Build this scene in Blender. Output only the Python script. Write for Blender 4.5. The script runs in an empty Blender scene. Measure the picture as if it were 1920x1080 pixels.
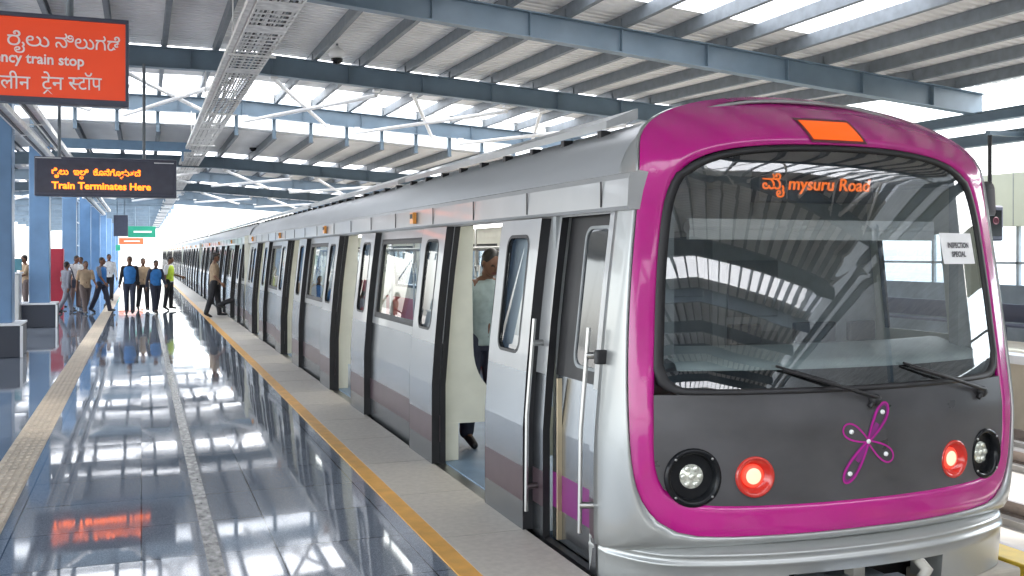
import bpy, bmesh, math, random
from mathutils import Vector, Matrix
R = math.radians
random.seed(7)
SC = bpy.context.scene
COL = SC.collection

# ------------------------------------------------------------------ camera
F = 1871.0                                  # focal length in photo pixels
TH = math.atan(695 / F)                     # yaw of the camera to the right of the track direction
HC = 1.85                                   # eye height over the platform
CT, ST = math.cos(TH), math.sin(TH)
cam_d = bpy.data.cameras.new('camera'); cam = bpy.data.objects.new('camera', cam_d); COL.objects.link(cam)
cam.location = (0, 0, HC); cam.rotation_euler = (R(90), 0, -TH)
cam_d.sensor_width = 36; cam_d.lens = F / 1920 * 36; cam_d.shift_y = -65 / 1920
cam_d.clip_start = .05; cam_d.clip_end = 6000
SC.camera = cam

# ------------------------------------------------------------------ sky, sun, exposure
SUN_EL, SUN_AZ = 42, 95                    # degrees; azimuth clockwise from +Y
w = bpy.data.worlds.new('World'); SC.world = w; w.use_nodes = True
nt = w.node_tree; bg = nt.nodes['Background']
sky = nt.nodes.new('ShaderNodeTexSky'); sky.sky_type = 'NISHITA'; sky.sun_disc = False
sky.sun_elevation = R(SUN_EL); sky.sun_rotation = R(SUN_AZ); sky.dust_density = 1.5; sky.air_density = 1.0; sky.ozone_density = 1.0
hs = nt.nodes.new('ShaderNodeHueSaturation'); hs.inputs['Saturation'].default_value = .30
nt.links.new(sky.outputs[0], hs.inputs['Color']); nt.links.new(hs.outputs[0], bg.inputs[0])
bg.inputs[1].default_value = .15
sd = bpy.data.lights.new('sun', 'SUN'); sun = bpy.data.objects.new('sun', sd); COL.objects.link(sun)
sd.energy = 1.8; sd.angle = R(6); sd.color = (1, .96, .9)
a = R(SUN_AZ); e = R(SUN_EL)
sdir = Vector((math.sin(a) * math.cos(e), math.cos(a) * math.cos(e), math.sin(e)))
sun.rotation_euler = sdir.to_track_quat('Z', 'Y').to_euler(); sun.location = (0, 0, 40)
SC.view_settings.view_transform = 'Standard'; SC.view_settings.look = 'None'
SC.view_settings.exposure = 2.68; SC.view_settings.gamma = 1
SC.cycles.max_bounces = 12; SC.cycles.diffuse_bounces = 6; SC.cycles.glossy_bounces = 5
SC.cycles.transparent_max_bounces = 24; SC.cycles.use_denoising = True
SC.cycles.sample_clamp_indirect = 6

# ------------------------------------------------------------------ materials
def mat(name, col, rough=.5, metal=0., var=.12, scale=6., stretch=(1, 1, 1), bump=0., bscale=40., spec=None, rvar=0., coat=0., emit=None, estr=0.):
    m = bpy.data.materials.new(name); m.use_nodes = True
    t = m.node_tree; p = t.nodes['Principled BSDF']
    p.inputs['Roughness'].default_value = rough; p.inputs['Metallic'].default_value = metal
    if spec is not None: p.inputs['IOR'].default_value = spec
    if coat: p.inputs['Coat Weight'].default_value = coat; p.inputs['Coat Roughness'].default_value = .04
    tc = t.nodes.new('ShaderNodeTexCoord'); mp = t.nodes.new('ShaderNodeMapping'); mp.inputs['Scale'].default_value = stretch
    t.links.new(tc.outputs['Object'], mp.inputs['Vector'])
    n = t.nodes.new('ShaderNodeTexNoise'); n.inputs['Scale'].default_value = scale; n.inputs['Detail'].default_value = 5
    t.links.new(mp.outputs[0], n.inputs['Vector'])
    if var:
        mx = t.nodes.new('ShaderNodeMix'); mx.data_type = 'RGBA'
        mx.inputs[6].default_value = tuple(max(0, c * (1 - var)) for c in col) + (1,)
        mx.inputs[7].default_value = tuple(min(1, c * (1 + var)) for c in col) + (1,)
        cr = t.nodes.new('ShaderNodeMapRange'); cr.inputs[1].default_value = .3; cr.inputs[2].default_value = .7
        t.links.new(n.outputs[0], cr.inputs[0]); t.links.new(cr.outputs[0], mx.inputs[0]); t.links.new(mx.outputs[2], p.inputs['Base Color'])
    else:
        p.inputs['Base Color'].default_value = tuple(col) + (1,)
    if rvar:
        rr = t.nodes.new('ShaderNodeMapRange'); rr.inputs[3].default_value = max(0, rough - rvar); rr.inputs[4].default_value = rough + rvar
        rr.inputs[1].default_value = .3; rr.inputs[2].default_value = .7
        t.links.new(n.outputs[0], rr.inputs[0]); t.links.new(rr.outputs[0], p.inputs['Roughness'])
    if bump:
        n2 = t.nodes.new('ShaderNodeTexNoise'); n2.inputs['Scale'].default_value = bscale; n2.inputs['Detail'].default_value = 4
        t.links.new(mp.outputs[0], n2.inputs['Vector'])
        b = t.nodes.new('ShaderNodeBump'); b.inputs['Strength'].default_value = bump; b.inputs['Distance'].default_value = .01
        t.links.new(n2.outputs[0], b.inputs['Height']); t.links.new(b.outputs[0], p.inputs['Normal'])
    if emit:
        p.inputs['Emission Color'].default_value = tuple(emit) + (1,); p.inputs['Emission Strength'].default_value = estr
    return m

def glass(name, tint=(1, 1, 1), refl=.06, ior=1.5, rough=.0):
    m = bpy.data.materials.new(name); m.use_nodes = True; t = m.node_tree; t.nodes.clear()
    o = t.nodes.new('ShaderNodeOutputMaterial'); mix = t.nodes.new('ShaderNodeMixShader')
    tr = t.nodes.new('ShaderNodeBsdfTransparent'); tr.inputs[0].default_value = tuple(tint) + (1,)
    gl = t.nodes.new('ShaderNodeBsdfGlossy'); gl.inputs['Roughness'].default_value = rough
    fr = t.nodes.new('ShaderNodeFresnel'); fr.inputs[0].default_value = ior
    ge = t.nodes.new('ShaderNodeNewGeometry'); io = t.nodes.new('ShaderNodeMapRange'); io.inputs[3].default_value = ior; io.inputs[4].default_value = 1 / ior
    t.links.new(ge.outputs['Backfacing'], io.inputs[0]); t.links.new(io.outputs[0], fr.inputs[0])
    ad = t.nodes.new('ShaderNodeMath'); ad.operation = 'ADD'; ad.inputs[1].default_value = refl; ad.use_clamp = True
    t.links.new(fr.outputs[0], ad.inputs[0]); t.links.new(ad.outputs[0], mix.inputs[0])
    t.links.new(tr.outputs[0], mix.inputs[1]); t.links.new(gl.outputs[0], mix.inputs[2]); t.links.new(mix.outputs[0], o.inputs[0])
    return m

def translucent(name, col, clear=.25):
    m = bpy.data.materials.new(name); m.use_nodes = True; t = m.node_tree; t.nodes.clear()
    o = t.nodes.new('ShaderNodeOutputMaterial'); mix = t.nodes.new('ShaderNodeMixShader'); mix.inputs[0].default_value = clear
    a_ = t.nodes.new('ShaderNodeBsdfTranslucent'); a_.inputs[0].default_value = tuple(col) + (1,)
    b_ = t.nodes.new('ShaderNodeBsdfTransparent')
    t.links.new(a_.outputs[0], mix.inputs[1]); t.links.new(b_.outputs[0], mix.inputs[2]); t.links.new(mix.outputs[0], o.inputs[0])
    return m

def emis(name, col, s):
    return mat(name, tuple(c * .3 for c in col), .4, emit=col, estr=s, var=0)

def floor_mat():
    m = mat('polished granite', (.035, .045, .065), .045, var=0, spec=1.8)
    t = m.node_tree; p = t.nodes['Principled BSDF']
    tc = t.nodes.new('ShaderNodeTexCoord')
    br = t.nodes.new('ShaderNodeTexBrick'); br.offset = 0; br.inputs['Scale'].default_value = 1
    br.inputs['Brick Width'].default_value = .8; br.inputs['Row Height'].default_value = .8
    br.inputs['Mortar Size'].default_value = .005; br.inputs['Mortar Smooth'].default_value = 0
    br.inputs['Color1'].default_value = (.125, .148, .185, 1); br.inputs['Color2'].default_value = (.155, .178, .212, 1)
    br.inputs['Mortar'].default_value = (.035, .04, .05, 1)
    t.links.new(tc.outputs['Object'], br.inputs['Vector'])
    v = t.nodes.new('ShaderNodeTexVoronoi'); v.inputs['Scale'].default_value = 160; t.links.new(tc.outputs['Object'], v.inputs['Vector'])
    mr = t.nodes.new('ShaderNodeMapRange'); mr.inputs[3].default_value = .6; mr.inputs[4].default_value = 1.7; mr.inputs[2].default_value = .8
    t.links.new(v.outputs['Distance'], mr.inputs[0])
    mx = t.nodes.new('ShaderNodeMix'); mx.data_type = 'RGBA'; mx.blend_type = 'MULTIPLY'; mx.inputs[0].default_value = 1
    t.links.new(br.outputs[0], mx.inputs[6]); t.links.new(mr.outputs[0], mx.inputs[7]); t.links.new(mx.outputs[2], p.inputs['Base Color'])
    n = t.nodes.new('ShaderNodeTexNoise'); n.inputs['Scale'].default_value = 1.3; n.inputs['Detail'].default_value = 6; t.links.new(tc.outputs['Object'], n.inputs['Vector'])
    r2 = t.nodes.new('ShaderNodeMapRange'); r2.inputs[1].default_value = .35; r2.inputs[2].default_value = .75; r2.inputs[3].default_value = .025; r2.inputs[4].default_value = .08
    t.links.new(n.outputs[0], r2.inputs[0]); t.links.new(r2.outputs[0], p.inputs['Roughness'])
    # each slab is laid at a very slightly different tilt, so reflections break at the joints
    wn = t.nodes.new('ShaderNodeTexWhiteNoise'); sn = t.nodes.new('ShaderNodeVectorMath'); sn.operation = 'SNAP'; sn.inputs[1].default_value = (.8, .8, 10)
    t.links.new(tc.outputs['Object'], sn.inputs[0]); t.links.new(sn.outputs[0], wn.inputs[0])
    sb = t.nodes.new('ShaderNodeVectorMath'); sb.operation = 'SUBTRACT'; sb.inputs[1].default_value = (.5, .5, .5); t.links.new(wn.outputs['Color'], sb.inputs[0])
    sl = t.nodes.new('ShaderNodeVectorMath'); sl.operation = 'SCALE'; sl.inputs['Scale'].default_value = .004; t.links.new(sb.outputs[0], sl.inputs[0])
    ge = t.nodes.new('ShaderNodeNewGeometry'); av = t.nodes.new('ShaderNodeVectorMath'); av.operation = 'ADD'
    nb = t.nodes.new('ShaderNodeBump'); nb.inputs['Strength'].default_value = .02; nb.inputs['Distance'].default_value = .02; t.links.new(n.outputs[0], nb.inputs['Height'])
    t.links.new(nb.outputs[0], av.inputs[0]); t.links.new(sl.outputs[0], av.inputs[1])
    nm = t.nodes.new('ShaderNodeVectorMath'); nm.operation = 'NORMALIZE'; t.links.new(av.outputs[0], nm.inputs[0]); t.links.new(nm.outputs[0], p.inputs['Normal'])
    return m

M = dict(
    floor=floor_mat(),
    granite=mat('flamed beige granite', (.50, .465, .41), .5, var=.09, scale=22, bump=.05, bscale=120),
    tactile=mat('beige tactile tile', (.56, .485, .39), .6, var=.12, scale=5),
    yellow=mat('yellow line paint', (.70, .36, .07), .45, var=.14, scale=7),
    concrete=mat('track concrete', (.40, .38, .355), .85, var=.25, scale=1.5, bump=.3, bscale=14),
    beigewall=mat('beige platform face', (.52, .46, .36), .8, var=.15, scale=1.2),
    steelblue=mat('blue grey steel paint', (.145, .205, .260), .42, var=.10, scale=3),
    columnblue=mat('blue column paint', (.125, .235, .40), .35, var=.12, scale=2),
    purlin=mat('galvanised purlin', (.17, .195, .22), .5, metal=.2, var=.15),
    sheet=mat('zinc roof sheet', (.86, .86, .855), .5, var=.16, scale=1.1, stretch=(1, .3, 1)),
    whitepaint=mat('white tube paint', (.80, .80, .80), .35, var=.05),
    skylight=translucent('translucent roof sheet', (.92, .93, .95)),
    tray=mat('galvanised tray', (.84, .83, .81), .5, metal=.0, var=.2, scale=9),
    black=mat('black rubber', (.012, .012, .014), .5, var=.2),
    blackgloss=mat('black gloss', (.010, .011, .013), .16, var=0, spec=1.3),
    magenta=mat('magenta paint', (.44, .004, .205), .22, var=.08, scale=3, rvar=.06, coat=.8),
    panel=mat('dark grey front panel', (.082, .082, .088), .36, var=.22, scale=2.2, stretch=(1, 1, 1.6), rvar=.10, metal=.25),
    silver=mat('silver grey paint', (.37, .385, .38), .28, metal=.45, var=.05, scale=2, coat=.4),
    silverlight=mat('pale grey train paint', (.38, .39, .395), .3, metal=.25, var=.05, scale=3, coat=.3),
    steel=mat('brushed stainless steel', (.285, .305, .33), .27, metal=1., var=.05, scale=1.5, stretch=(1, 1, .5)),
    mauve=mat('mauve stripe film', (.078, .052, .062), .35, metal=.3, var=.08),
    purple=mat('purple stripe film', (.16, .008, .13), .35, var=.1),
    chrome=mat('polished handrail', (.40, .40, .39), .28, metal=1., var=.03),
    roofgrey=mat('train roof paint', (.40, .42, .44), .35, metal=.4, var=.12, scale=2, stretch=(1, .2, 1)),
    glass=glass('window glass', (.82, .88, .90), .05),
    windscreen=glass('windscreen glass', (.68, .72, .725), .17),
    cabgrey=mat('cab lining grey', (.30, .32, .325), .6, var=.15),
    cabdark=mat('cab lining dark', (.035, .037, .04), .6, var=.2),
    dash=mat('dashboard grey', (.42, .48, .475), .4, var=.1),
    cream=mat('cream interior panel', (.66, .66, .57), .4, var=.05),
    creamwall=mat('cream cladding', (.62, .64, .50), .6, var=.08, scale=1),
    seat=mat('red moulded seat', (.30, .02, .03), .4, var=.1),
    bluefloor=mat('blue grey vinyl floor', (.16, .24, .33), .4, var=.12),
    lampwhite=emis('cool white lamp', (1, .98, .95), 1.2),
    amber=emis('amber led', (1, .15, .010), .8), amberdim=emis('dim amber led', (1, .19, .02), .24),
    orangeglow=emis('orange destination glow', (1, .12, .004), .16),
    redglow=emis('red lamp', (1, .07, .04), .22),
    redhot=emis('red lamp core', (1, .36, .25), .4),
    redglass=mat('red lamp bowl', (.55, .03, .02), .15, var=.1, coat=.5),
    lens=mat('clear lamp lens', (.72, .74, .66), .12, metal=.5, var=.25, scale=60),
    dome=mat('white camera dome', (.78, .78, .78), .3, var=.03),
    redsign=mat('orange red sign face', (.68, .062, .012), .35, var=.05, scale=1.5, emit=(.9, .07, .02), estr=.05),
    white=mat('white lettering', (.85, .85, .85), .5, var=0),
    navy=mat('dark board grey', (.06, .066, .10), .35, var=.1),
    boardface=mat('led board face', (.065, .070, .10), .25, var=.1),
    green=mat('green sign face', (.02, .28, .17), .4, var=.05),
    orange=mat('orange sign face', (.75, .14, .05), .4, var=.05),
    redbox=mat('red cabinet paint', (.42, .02, .05), .35, var=.08),
    paper=mat('white paper', (.88, .89, .9), .7, var=.03),
    ink=mat('black ink', (.03, .03, .04), .6, var=0),
    railsteel=mat('rail steel', (.26, .22, .20), .35, metal=.8, var=.2),
    yellowcover=mat('yellow third rail cover', (.68, .46, .03), .45, var=.15),
    plinth=mat('dark granite plinth', (.022, .028, .046), .4, var=.25, scale=60),
    trim=mat('white plinth trim', (.75, .76, .78), .35, var=.04),
    ground=mat('dusty city ground', (.46, .44, .41), .9, var=.25, scale=.05),
    glazing=glass('pale glazing', (.80, .88, .95), .04),
    cable_d=mat('dark cable', (.05, .05, .055), .5, var=.2), cable_w=mat('pale cable', (.7, .7, .68), .5, var=.1),
    beige=mat('beige duct', (.45, .43, .38), .5, var=.1),
)

def add_dust(m, amount, scale, stretch):
    t = m.node_tree; o = [n for n in t.nodes if n.type == 'OUTPUT_MATERIAL'][0]; src = o.inputs[0].links[0].from_socket
    tc = t.nodes.new('ShaderNodeTexCoord'); mp = t.nodes.new('ShaderNodeMapping'); mp.inputs['Scale'].default_value = stretch; mp.inputs['Rotation'].default_value = (0, .6, 0)
    t.links.new(tc.outputs['Object'], mp.inputs[0]); n = t.nodes.new('ShaderNodeTexNoise'); n.inputs['Scale'].default_value = scale; n.inputs['Detail'].default_value = 8; n.inputs['Roughness'].default_value = .7
    t.links.new(mp.outputs[0], n.inputs['Vector']); r = t.nodes.new('ShaderNodeMapRange'); r.inputs[1].default_value = .42; r.inputs[2].default_value = .75; r.inputs[4].default_value = amount
    t.links.new(n.outputs[0], r.inputs[0]); d = t.nodes.new('ShaderNodeBsdfDiffuse'); d.inputs[0].default_value = (.55, .55, .53, 1)
    mx = t.nodes.new('ShaderNodeMixShader'); t.links.new(r.outputs[0], mx.inputs[0]); t.links.new(src, mx.inputs[1]); t.links.new(d.outputs[0], mx.inputs[2]); t.links.new(mx.outputs[0], o.inputs[0])
add_dust(M['windscreen'], .06, 3.5, (1, 1, .35))
# ------------------------------------------------------------------ mesh helpers
class MB:
    def __init__(s): s.v = []; s.f = []; s.m = []; s.sm = []
    def quad(s, pts, mi=0, sm=False):
        b = len(s.v); s.v += [tuple(p) for p in pts]; s.f.append(tuple(range(b, b + len(pts)))); s.m.append(mi); s.sm.append(sm)
    def grid(s, rows, mi=0, closed=False, sm=True, flip=False):
        b = len(s.v); n = len(rows[0])
        for r in rows: s.v += [tuple(p) for p in r]
        for i in range(len(rows) - 1):
            for j in range(n if closed else n - 1):
                k = (j + 1) % n
                q = (b + i * n + j, b + i * n + k, b + (i + 1) * n + k, b + (i + 1) * n + j)
                s.f.append(q[::-1] if flip else q); s.m.append(mi); s.sm.append(sm)
    def box(s, x0, x1, y0, y1, z0, z1, mi=0):
        s.hexa([(x0, y0, z0), (x1, y0, z0), (x1, y1, z0), (x0, y1, z0), (x0, y0, z1), (x1, y0, z1), (x1, y1, z1), (x0, y1, z1)], mi)
    def hexa(s, c, mi=0):
        b = len(s.v); s.v += [tuple(p) for p in c]
        for q in ((3, 2, 1, 0), (4, 5, 6, 7), (0, 1, 5, 4), (1, 2, 6, 5), (2, 3, 7, 6), (3, 0, 4, 7)):
            s.f.append(tuple(b + i for i in q)); s.m.append(mi); s.sm.append(False)
    def tube(s, path, r, n=10, mi=0, caps=True):
        P = [Vector(p) for p in path]; rr = r if isinstance(r, (list, tuple)) else [r] * len(P)
        rows = []; up = None
        for i, p in enumerate(P):
            d = (P[min(i + 1, len(P) - 1)] - P[max(i - 1, 0)]).normalized()
            if up is None: up = Vector((0, 0, 1)) if abs(d.z) < .9 else Vector((1, 0, 0))
            x = d.cross(up).normalized(); y = x.cross(d); up = y
            rows.append([p + (x * math.cos(2 * math.pi * k / n) + y * math.sin(2 * math.pi * k / n)) * rr[i] for k in range(n)])
        s.grid(rows, mi, True)
        if caps: s.quad(rows[0], mi); s.quad(rows[-1][::-1], mi)
    def lathe(s, prof, o, ax, n=24, mi=0):
        o = Vector(o); ax = Vector(ax).normalized(); t = Vector((0, 0, 1)) if abs(ax.z) < .9 else Vector((1, 0, 0))
        x = ax.cross(t).normalized(); y = ax.cross(x)
        rows = [[o + ax * h + (x * math.cos(2 * math.pi * k / n) + y * math.sin(2 * math.pi * k / n)) * r for k in range(n)] for r, h in prof]
        s.grid(rows, mi, True)
        if prof[-1][0] > .001: s.quad(rows[-1][::-1], mi)
        if prof[0][0] > .001: s.quad(rows[0], mi)
    def capsule(s, a, b, ra, rb, n=10):
        a = Vector(a); b = Vector(b); d = b - a; L = d.length; d = d / L if L > 1e-6 else Vector((0, 0, 1))
        prof = [(ra * math.cos(t), ra * math.sin(t)) for t in (-math.pi / 2 + .01, -1.0, -.5, 0)]
        prof += [(rb * math.cos(t), L + rb * math.sin(t)) for t in (0, .5, 1.0, math.pi / 2 - .01)]
        s.lathe(prof, a, d, n)
    def ell(s, c, r, n=14, rot=None):
        rows = []
        for i in range(n + 1):
            t = -math.pi / 2 + math.pi * i / n; t = max(-1.55, min(1.55, t)); row = []
            for k in range(n * 2):
                q = Vector((r[0] * math.cos(t) * math.cos(math.pi * k / n), r[1] * math.cos(t) * math.sin(math.pi * k / n), r[2] * math.sin(t)))
                if rot: q = rot @ q
                row.append(Vector(c) + q)
            rows.append(row)
        s.grid(rows, 0, True); s.quad(rows[0][::-1]); s.quad(rows[-1])
    def build(s, name, mats, parent=None, bevel=0, local=False, solid=0, fix=False):
        me = bpy.data.meshes.new(name)
        off = Vector((0, 0, 0))
        q = parent
        while q is not None and not local: off += q.location; q = q.parent
        me.from_pydata([tuple(Vector(p) - off) for p in s.v], [], s.f)
        for m in (mats if isinstance(mats, (list, tuple)) else [mats]): me.materials.append(M[m] if isinstance(m, str) else m)
        me.polygons.foreach_set('material_index', s.m); me.polygons.foreach_set('use_smooth', s.sm); me.update()
        if fix:
            bm = bmesh.new(); bm.from_mesh(me); bmesh.ops.remove_doubles(bm, verts=bm.verts, dist=.0004)
            bmesh.ops.recalc_face_normals(bm, faces=bm.faces); bm.to_mesh(me); bm.free()
        o = bpy.data.objects.new(name, me); COL.objects.link(o)
        if parent: o.parent = parent
        if bevel:
            b = o.modifiers.new('bevel', 'BEVEL'); b.width = bevel; b.segments = 2; b.limit_method = 'ANGLE'
        if solid:
            b = o.modifiers.new('solid', 'SOLIDIFY'); b.thickness = solid; b.offset = -1
        return o

def tag(o, label, cat, group=None):
    o['label'] = label; o['category'] = cat
    if group: o['group'] = group
    return o
def thing(name, label, cat, loc, group=None, rz=0):
    o = bpy.data.objects.new(name, None); COL.objects.link(o); o.location = loc; o.rotation_euler = (0, 0, rz); o.empty_display_size = .2
    return tag(o, label, cat, group)
def struct(o): o['kind'] = 'structure'; return o
def bake(o):
    dg = bpy.context.evaluated_depsgraph_get(); dg.update()
    me = bpy.data.meshes.new_from_object(o.evaluated_get(dg)); o.modifiers.clear(); o.data = me; return o
def at(px, Y): return Y * math.tan(math.atan((px - 960) / F) + TH)          # lateral position of photo column px at distance Y
def depth(X, Y): return X * ST + Y * CT

def text_mesh(body, size, bold=0., align='LEFT'):
    c = bpy.data.curves.new('lettering', 'FONT'); c.body = body; c.size = size; c.offset = bold; c.align_x = align; c.resolution_u = 3
    o = bpy.data.objects.new('lettering', c); COL.objects.link(o)
    dg = bpy.context.evaluated_depsgraph_get(); dg.update()
    me = bpy.data.meshes.new_from_object(o.evaluated_get(dg)); bpy.data.objects.remove(o)
    vs = [v.co.copy() for v in me.vertices]; fs = [tuple(p.vertices) for p in me.polygons]
    return vs, fs
def glyphs(body, size, bold):
    """each character meshed on its own so that overlapping vowel signs stay solid"""
    if body.isascii(): return [text_mesh(body, size, bold)]
    out = []; bar = max(v.x for v in text_mesh('l', size)[0])
    for i_, ch in enumerate(body):
        pen = max(v.x for v in text_mesh(body[:i_] + 'l', size)[0]) - bar if i_ else 0
        vs, fs = text_mesh(ch, size, bold)
        out.append(([Vector((v.x + pen, v.y, 0)) for v in vs], fs))
    return out
def add_text(mb, body, size, x, z, y, bold=0., align='LEFT', width=None, mi=0, shear=0, depth=.004, clip=None):
    G = [g for g in glyphs(body, size, bold) if g[0]]
    lo = min(v.x for g in G for v in g[0]); hi = max(v.x for g in G for v in g[0])
    k = width / (hi - lo) if width else 1
    for gi, (vs, fs) in enumerate(G):
        b = len(mb.v); yo = y - .0012 * (gi % 3)
        for v in vs:
            vx = v.x if clip is None else min(v.x, lo + (hi - lo) * clip)
            mb.v.append((x + (vx - lo) * k + shear * v.y, yo, z + v.y))
        n = len(vs)
        for v in list(mb.v[b:b + n]): mb.v.append((v[0], v[1] - depth, v[2]))
        for f in fs:
            mb.f.append(tuple(b + n + q for q in f)); mb.m.append(mi); mb.sm.append(False)
            mb.f.append(tuple(b + q for q in f[::-1])); mb.m.append(mi); mb.sm.append(False)
    return (hi - lo) * k

# ------------------------------------------------------------------ setting: ground, platform, track bed
PE = 2.37                                   # platform edge
b = MB(); b.quad([(-3000, -3000, -9), (3000, -3000, -9), (3000, 3000, -9), (-3000, 3000, -9)]); struct(b.build('ground', 'ground'))
b = MB(); b.box(-10, PE, -112, 140, -1.2, 0); struct(b.build('platform', 'floor'))
b = MB(); b.box(1.83, PE + .03, -112, 140, -.28, .010); struct(b.build('platform_edge_paving', 'granite'))
b = MB()
for i in range(60): b.box(1.84, PE + .02, 1.4 + i * 1.2, 1.406 + i * 1.2, .009, .0115)
struct(b.build('paving_joints', mat('grey joint', (.34, .32, .28), .8)))
b = MB(); b.box(1.705, 1.83, -112, 140, -.02, .008); struct(b.build('yellow_edge_line', 'yellow'))
b = MB()
b.box(-1.17, -.87, -112, 140, -.02, .005)
for i in range(-5, 420):                    # raised bars of the tactile tiles, 60 mm apart
    y = i * .15 + 1
    if 2 < y < 34:
        for j in range(5): b.box(-1.15 + j * .058, -1.118 + j * .058, y, y + .11, .005, .011)
struct(b.build('tactile_paving', 'tactile'))
b = MB()
b.box(.37, .46, -112, 140, -.02, .005)
struct(b.build('drain_channel_paving', mat('pale drain strip', (.25, .245, .235), .22, var=.7, scale=11, stretch=(2, 1, 1))))
b = MB(); b.box(PE - .3, 24, -112, 180, -1.9, -1.32); struct(b.build('track_deck', 'concrete'))
b = MB()
for cx_ in (3.86, 8.9, 12.9):
    for sx in (-.75, .75):
        b.box(cx_ + sx - .22, cx_ + sx + .22, -112, 180, -1.33, -1.24)
struct(b.build('rail_plinths', 'concrete'))
b = MB()
for cx_ in (3.86, 8.9, 12.9):
    for sx in (-.75, .75):
        x = cx_ + sx
        b.box(x - .07, x + .07, -112, 180, -1.24, -1.22); b.box(x - .012, x + .012, -112, 180, -1.22, -1.12); b.box(x - .036, x + .036, -112, 180, -1.12, -1.075)
struct(b.build('railway_rails', 'railsteel'))
b = MB(); b.box(14.8, 24, -112, 140, -1.32, 0); b.box(14.72, 15.2, -112, 140, -.14, .012, 1)
struct(b.build('opposite_platform', ['beigewall', 'trim']))

# ------------------------------------------------------------------ station canopy
canopy = thing('station_canopy', 'blue grey steel station canopy with purlins, zinc sheets and translucent panels over the tracks', 'station roof', (0, 14, 0))
ZLEFT, XR, XE, XL = 5.42, 2.2, 14.2, -9.5
def zb(X, low=0, Y=30):
    k = .085 if Y <= 14.2 else (.062 if Y >= 20.4 else .085 - .023 * (Y - 14.2) / 6.2)
    return (ZLEFT - k * max(0, X - XR) - .05 * max(0, -2.4 - X)) - low       # underside of the beams
LOW = .86
def beam(Y, x0, x1, low=0, d=.40, wd=.2):
    b = MB(); xs = sorted({x0, x1} | {x for x in (-2.4, XR) if x0 < x < x1})
    for p, q in zip(xs[:-1], xs[1:]):
        zp, zq = zb(p, low, Y), zb(q, low, Y)
        for (h0, h1, hw_) in ((0, .018, wd / 2), (.018, d - .018, .008), (d - .018, d, wd / 2)):
            b.hexa([(p, Y - hw_, zp + h0), (q, Y - hw_, zq + h0), (q, Y + hw_, zq + h0), (p, Y + hw_, zp + h0),
                    (p, Y - hw_, zp + h1), (q, Y - hw_, zq + h1), (q, Y + hw_, zq + h1), (p, Y + hw_, zp + h1)])
    x = x0 + 1.1
    while x < x1 - .3:                      # stiffeners and splice plates
        z = zb(x, low, Y); b.box(x - .006, x + .006, Y - wd / 2 + .01, Y + wd / 2 - .01, z + .018, z + d - .018)
        x += 1.55
    return b.build('roof_beam', 'steelblue', canopy)
HI_B = [-108, -95, -82, -69, -56, -43.5, -37.5, -31, -24.6, -18.2, -11.8, -5.4, 1.0, 7.7, 14.2, 20.4, 26.6]
for Y in HI_B: beam(Y, XL, XE + .3)
LO_B = [33.0, 39.4, 45.8, 52.2, 58.6]
for Y in LO_B: beam(Y, XL, XE + .3, LOW, .36)
PL_B = [65, 71.4, 77.8, 84.2, 90.6, 97, 103.4, 109.8, 116.2]
for Y in PL_B: beam(Y, XL, 1.9, LOW, .36)

def purlin(X, y0, y1, low, d):
    b = MB()
    def bx(x0, x1, h0, h1):
        cuts = [y0] + [q for q in (14.2, 20.4) if y0 < q < y1] + [y1]
        for p, q in zip(cuts[:-1], cuts[1:]):
            zp, zq = zb(X, low, p) + d, zb(X, low, q) + d
            b.hexa([(x0, p, zp + h0), (x1, p, zp + h0), (x1, q, zq + h0), (x0, q, zq + h0), (x0, p, zp + h1), (x1, p, zp + h1), (x1, q, zq + h1), (x0, q, zq + h1)])
    bx(X - .012, X + .008, 0, .2); bx(X + .008, X + .075, 0, .014); bx(X + .008, X + .075, .186, .2); bx(X + .06, X + .075, .014, .04)
    for Y in HI_B + LO_B + PL_B:  # cleats on the beams
        if y0 < Y < y1: z = zb(X, low, Y) + d; b.box(X - .03, X - .012, Y - .06, Y + .06, z + .002, z + .14)
    return b.build('purlin', 'purlin', canopy)
PX = []
x = 3.27
while x > XL: x -= .96
x += .96
while x < XE: PX.append(x); x += .96
for X in PX:
    purlin(X, -108, 26.7, 0, .40)
    purlin(X, 26.8, 60, LOW, .36)
    if X < 1.7: purlin(X, 60.02, 117, LOW, .36)

def sheet(y0, y1, x0, x1, low, d, m='sheet', name='roof_sheet', pitch=.2):
    b = MB(); xs = sorted({x0, x1} | {x for x in (-2.4, XR) if x0 < x < x1})
    n = max(1, round((y1 - y0) / pitch)); ys = []
    for i in range(n):
        t = y0 + (y1 - y0) * i / n; p = (y1 - y0) / n
        ys += [(t, 0), (t + p * .5, 0), (t + p * .62, .035), (t + p * .88, .035)]
    ys.append((y1, 0))
    b.grid([[(x, y, zb(x, low, y) + d + .205 + h) for y, h in ys] for x in xs], sm=False)
    return b.build(name, m, canopy)
def bay(y0, y1, x0, x1, low, d, lights=()):
    """lights: (ya, yb, xa, xb) rectangles of translucent sheet inside the bay"""
    if not lights: sheet(y0, y1, x0, x1, low, d); return
    cur = y0
    for ya, yb, xa, xb in lights:
        if ya > cur: sheet(cur, ya, x0, x1, low, d)
        if xa > x0: sheet(ya, yb, x0, xa, low, d)
        sheet(ya, yb, max(x0, xa), min(x1, xb), low, d, 'skylight', 'skylight_panel')
        if xb < x1: sheet(ya, yb, xb, x1, low, d)
        cur = yb
    if cur < y1: sheet(cur, y1, x0, x1, low, d)
E_ = XE + .5
bay(-108, -69, XL, E_, 0, .4, [(-94, -90, XL, E_)])
bay(-69, -31, XL, E_, 0, .4, [(-55, -50, XL, E_)])
bay(-31, -18.2, XL, E_, 0, .4, [(-29, -26.2, XL, E_)])
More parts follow.
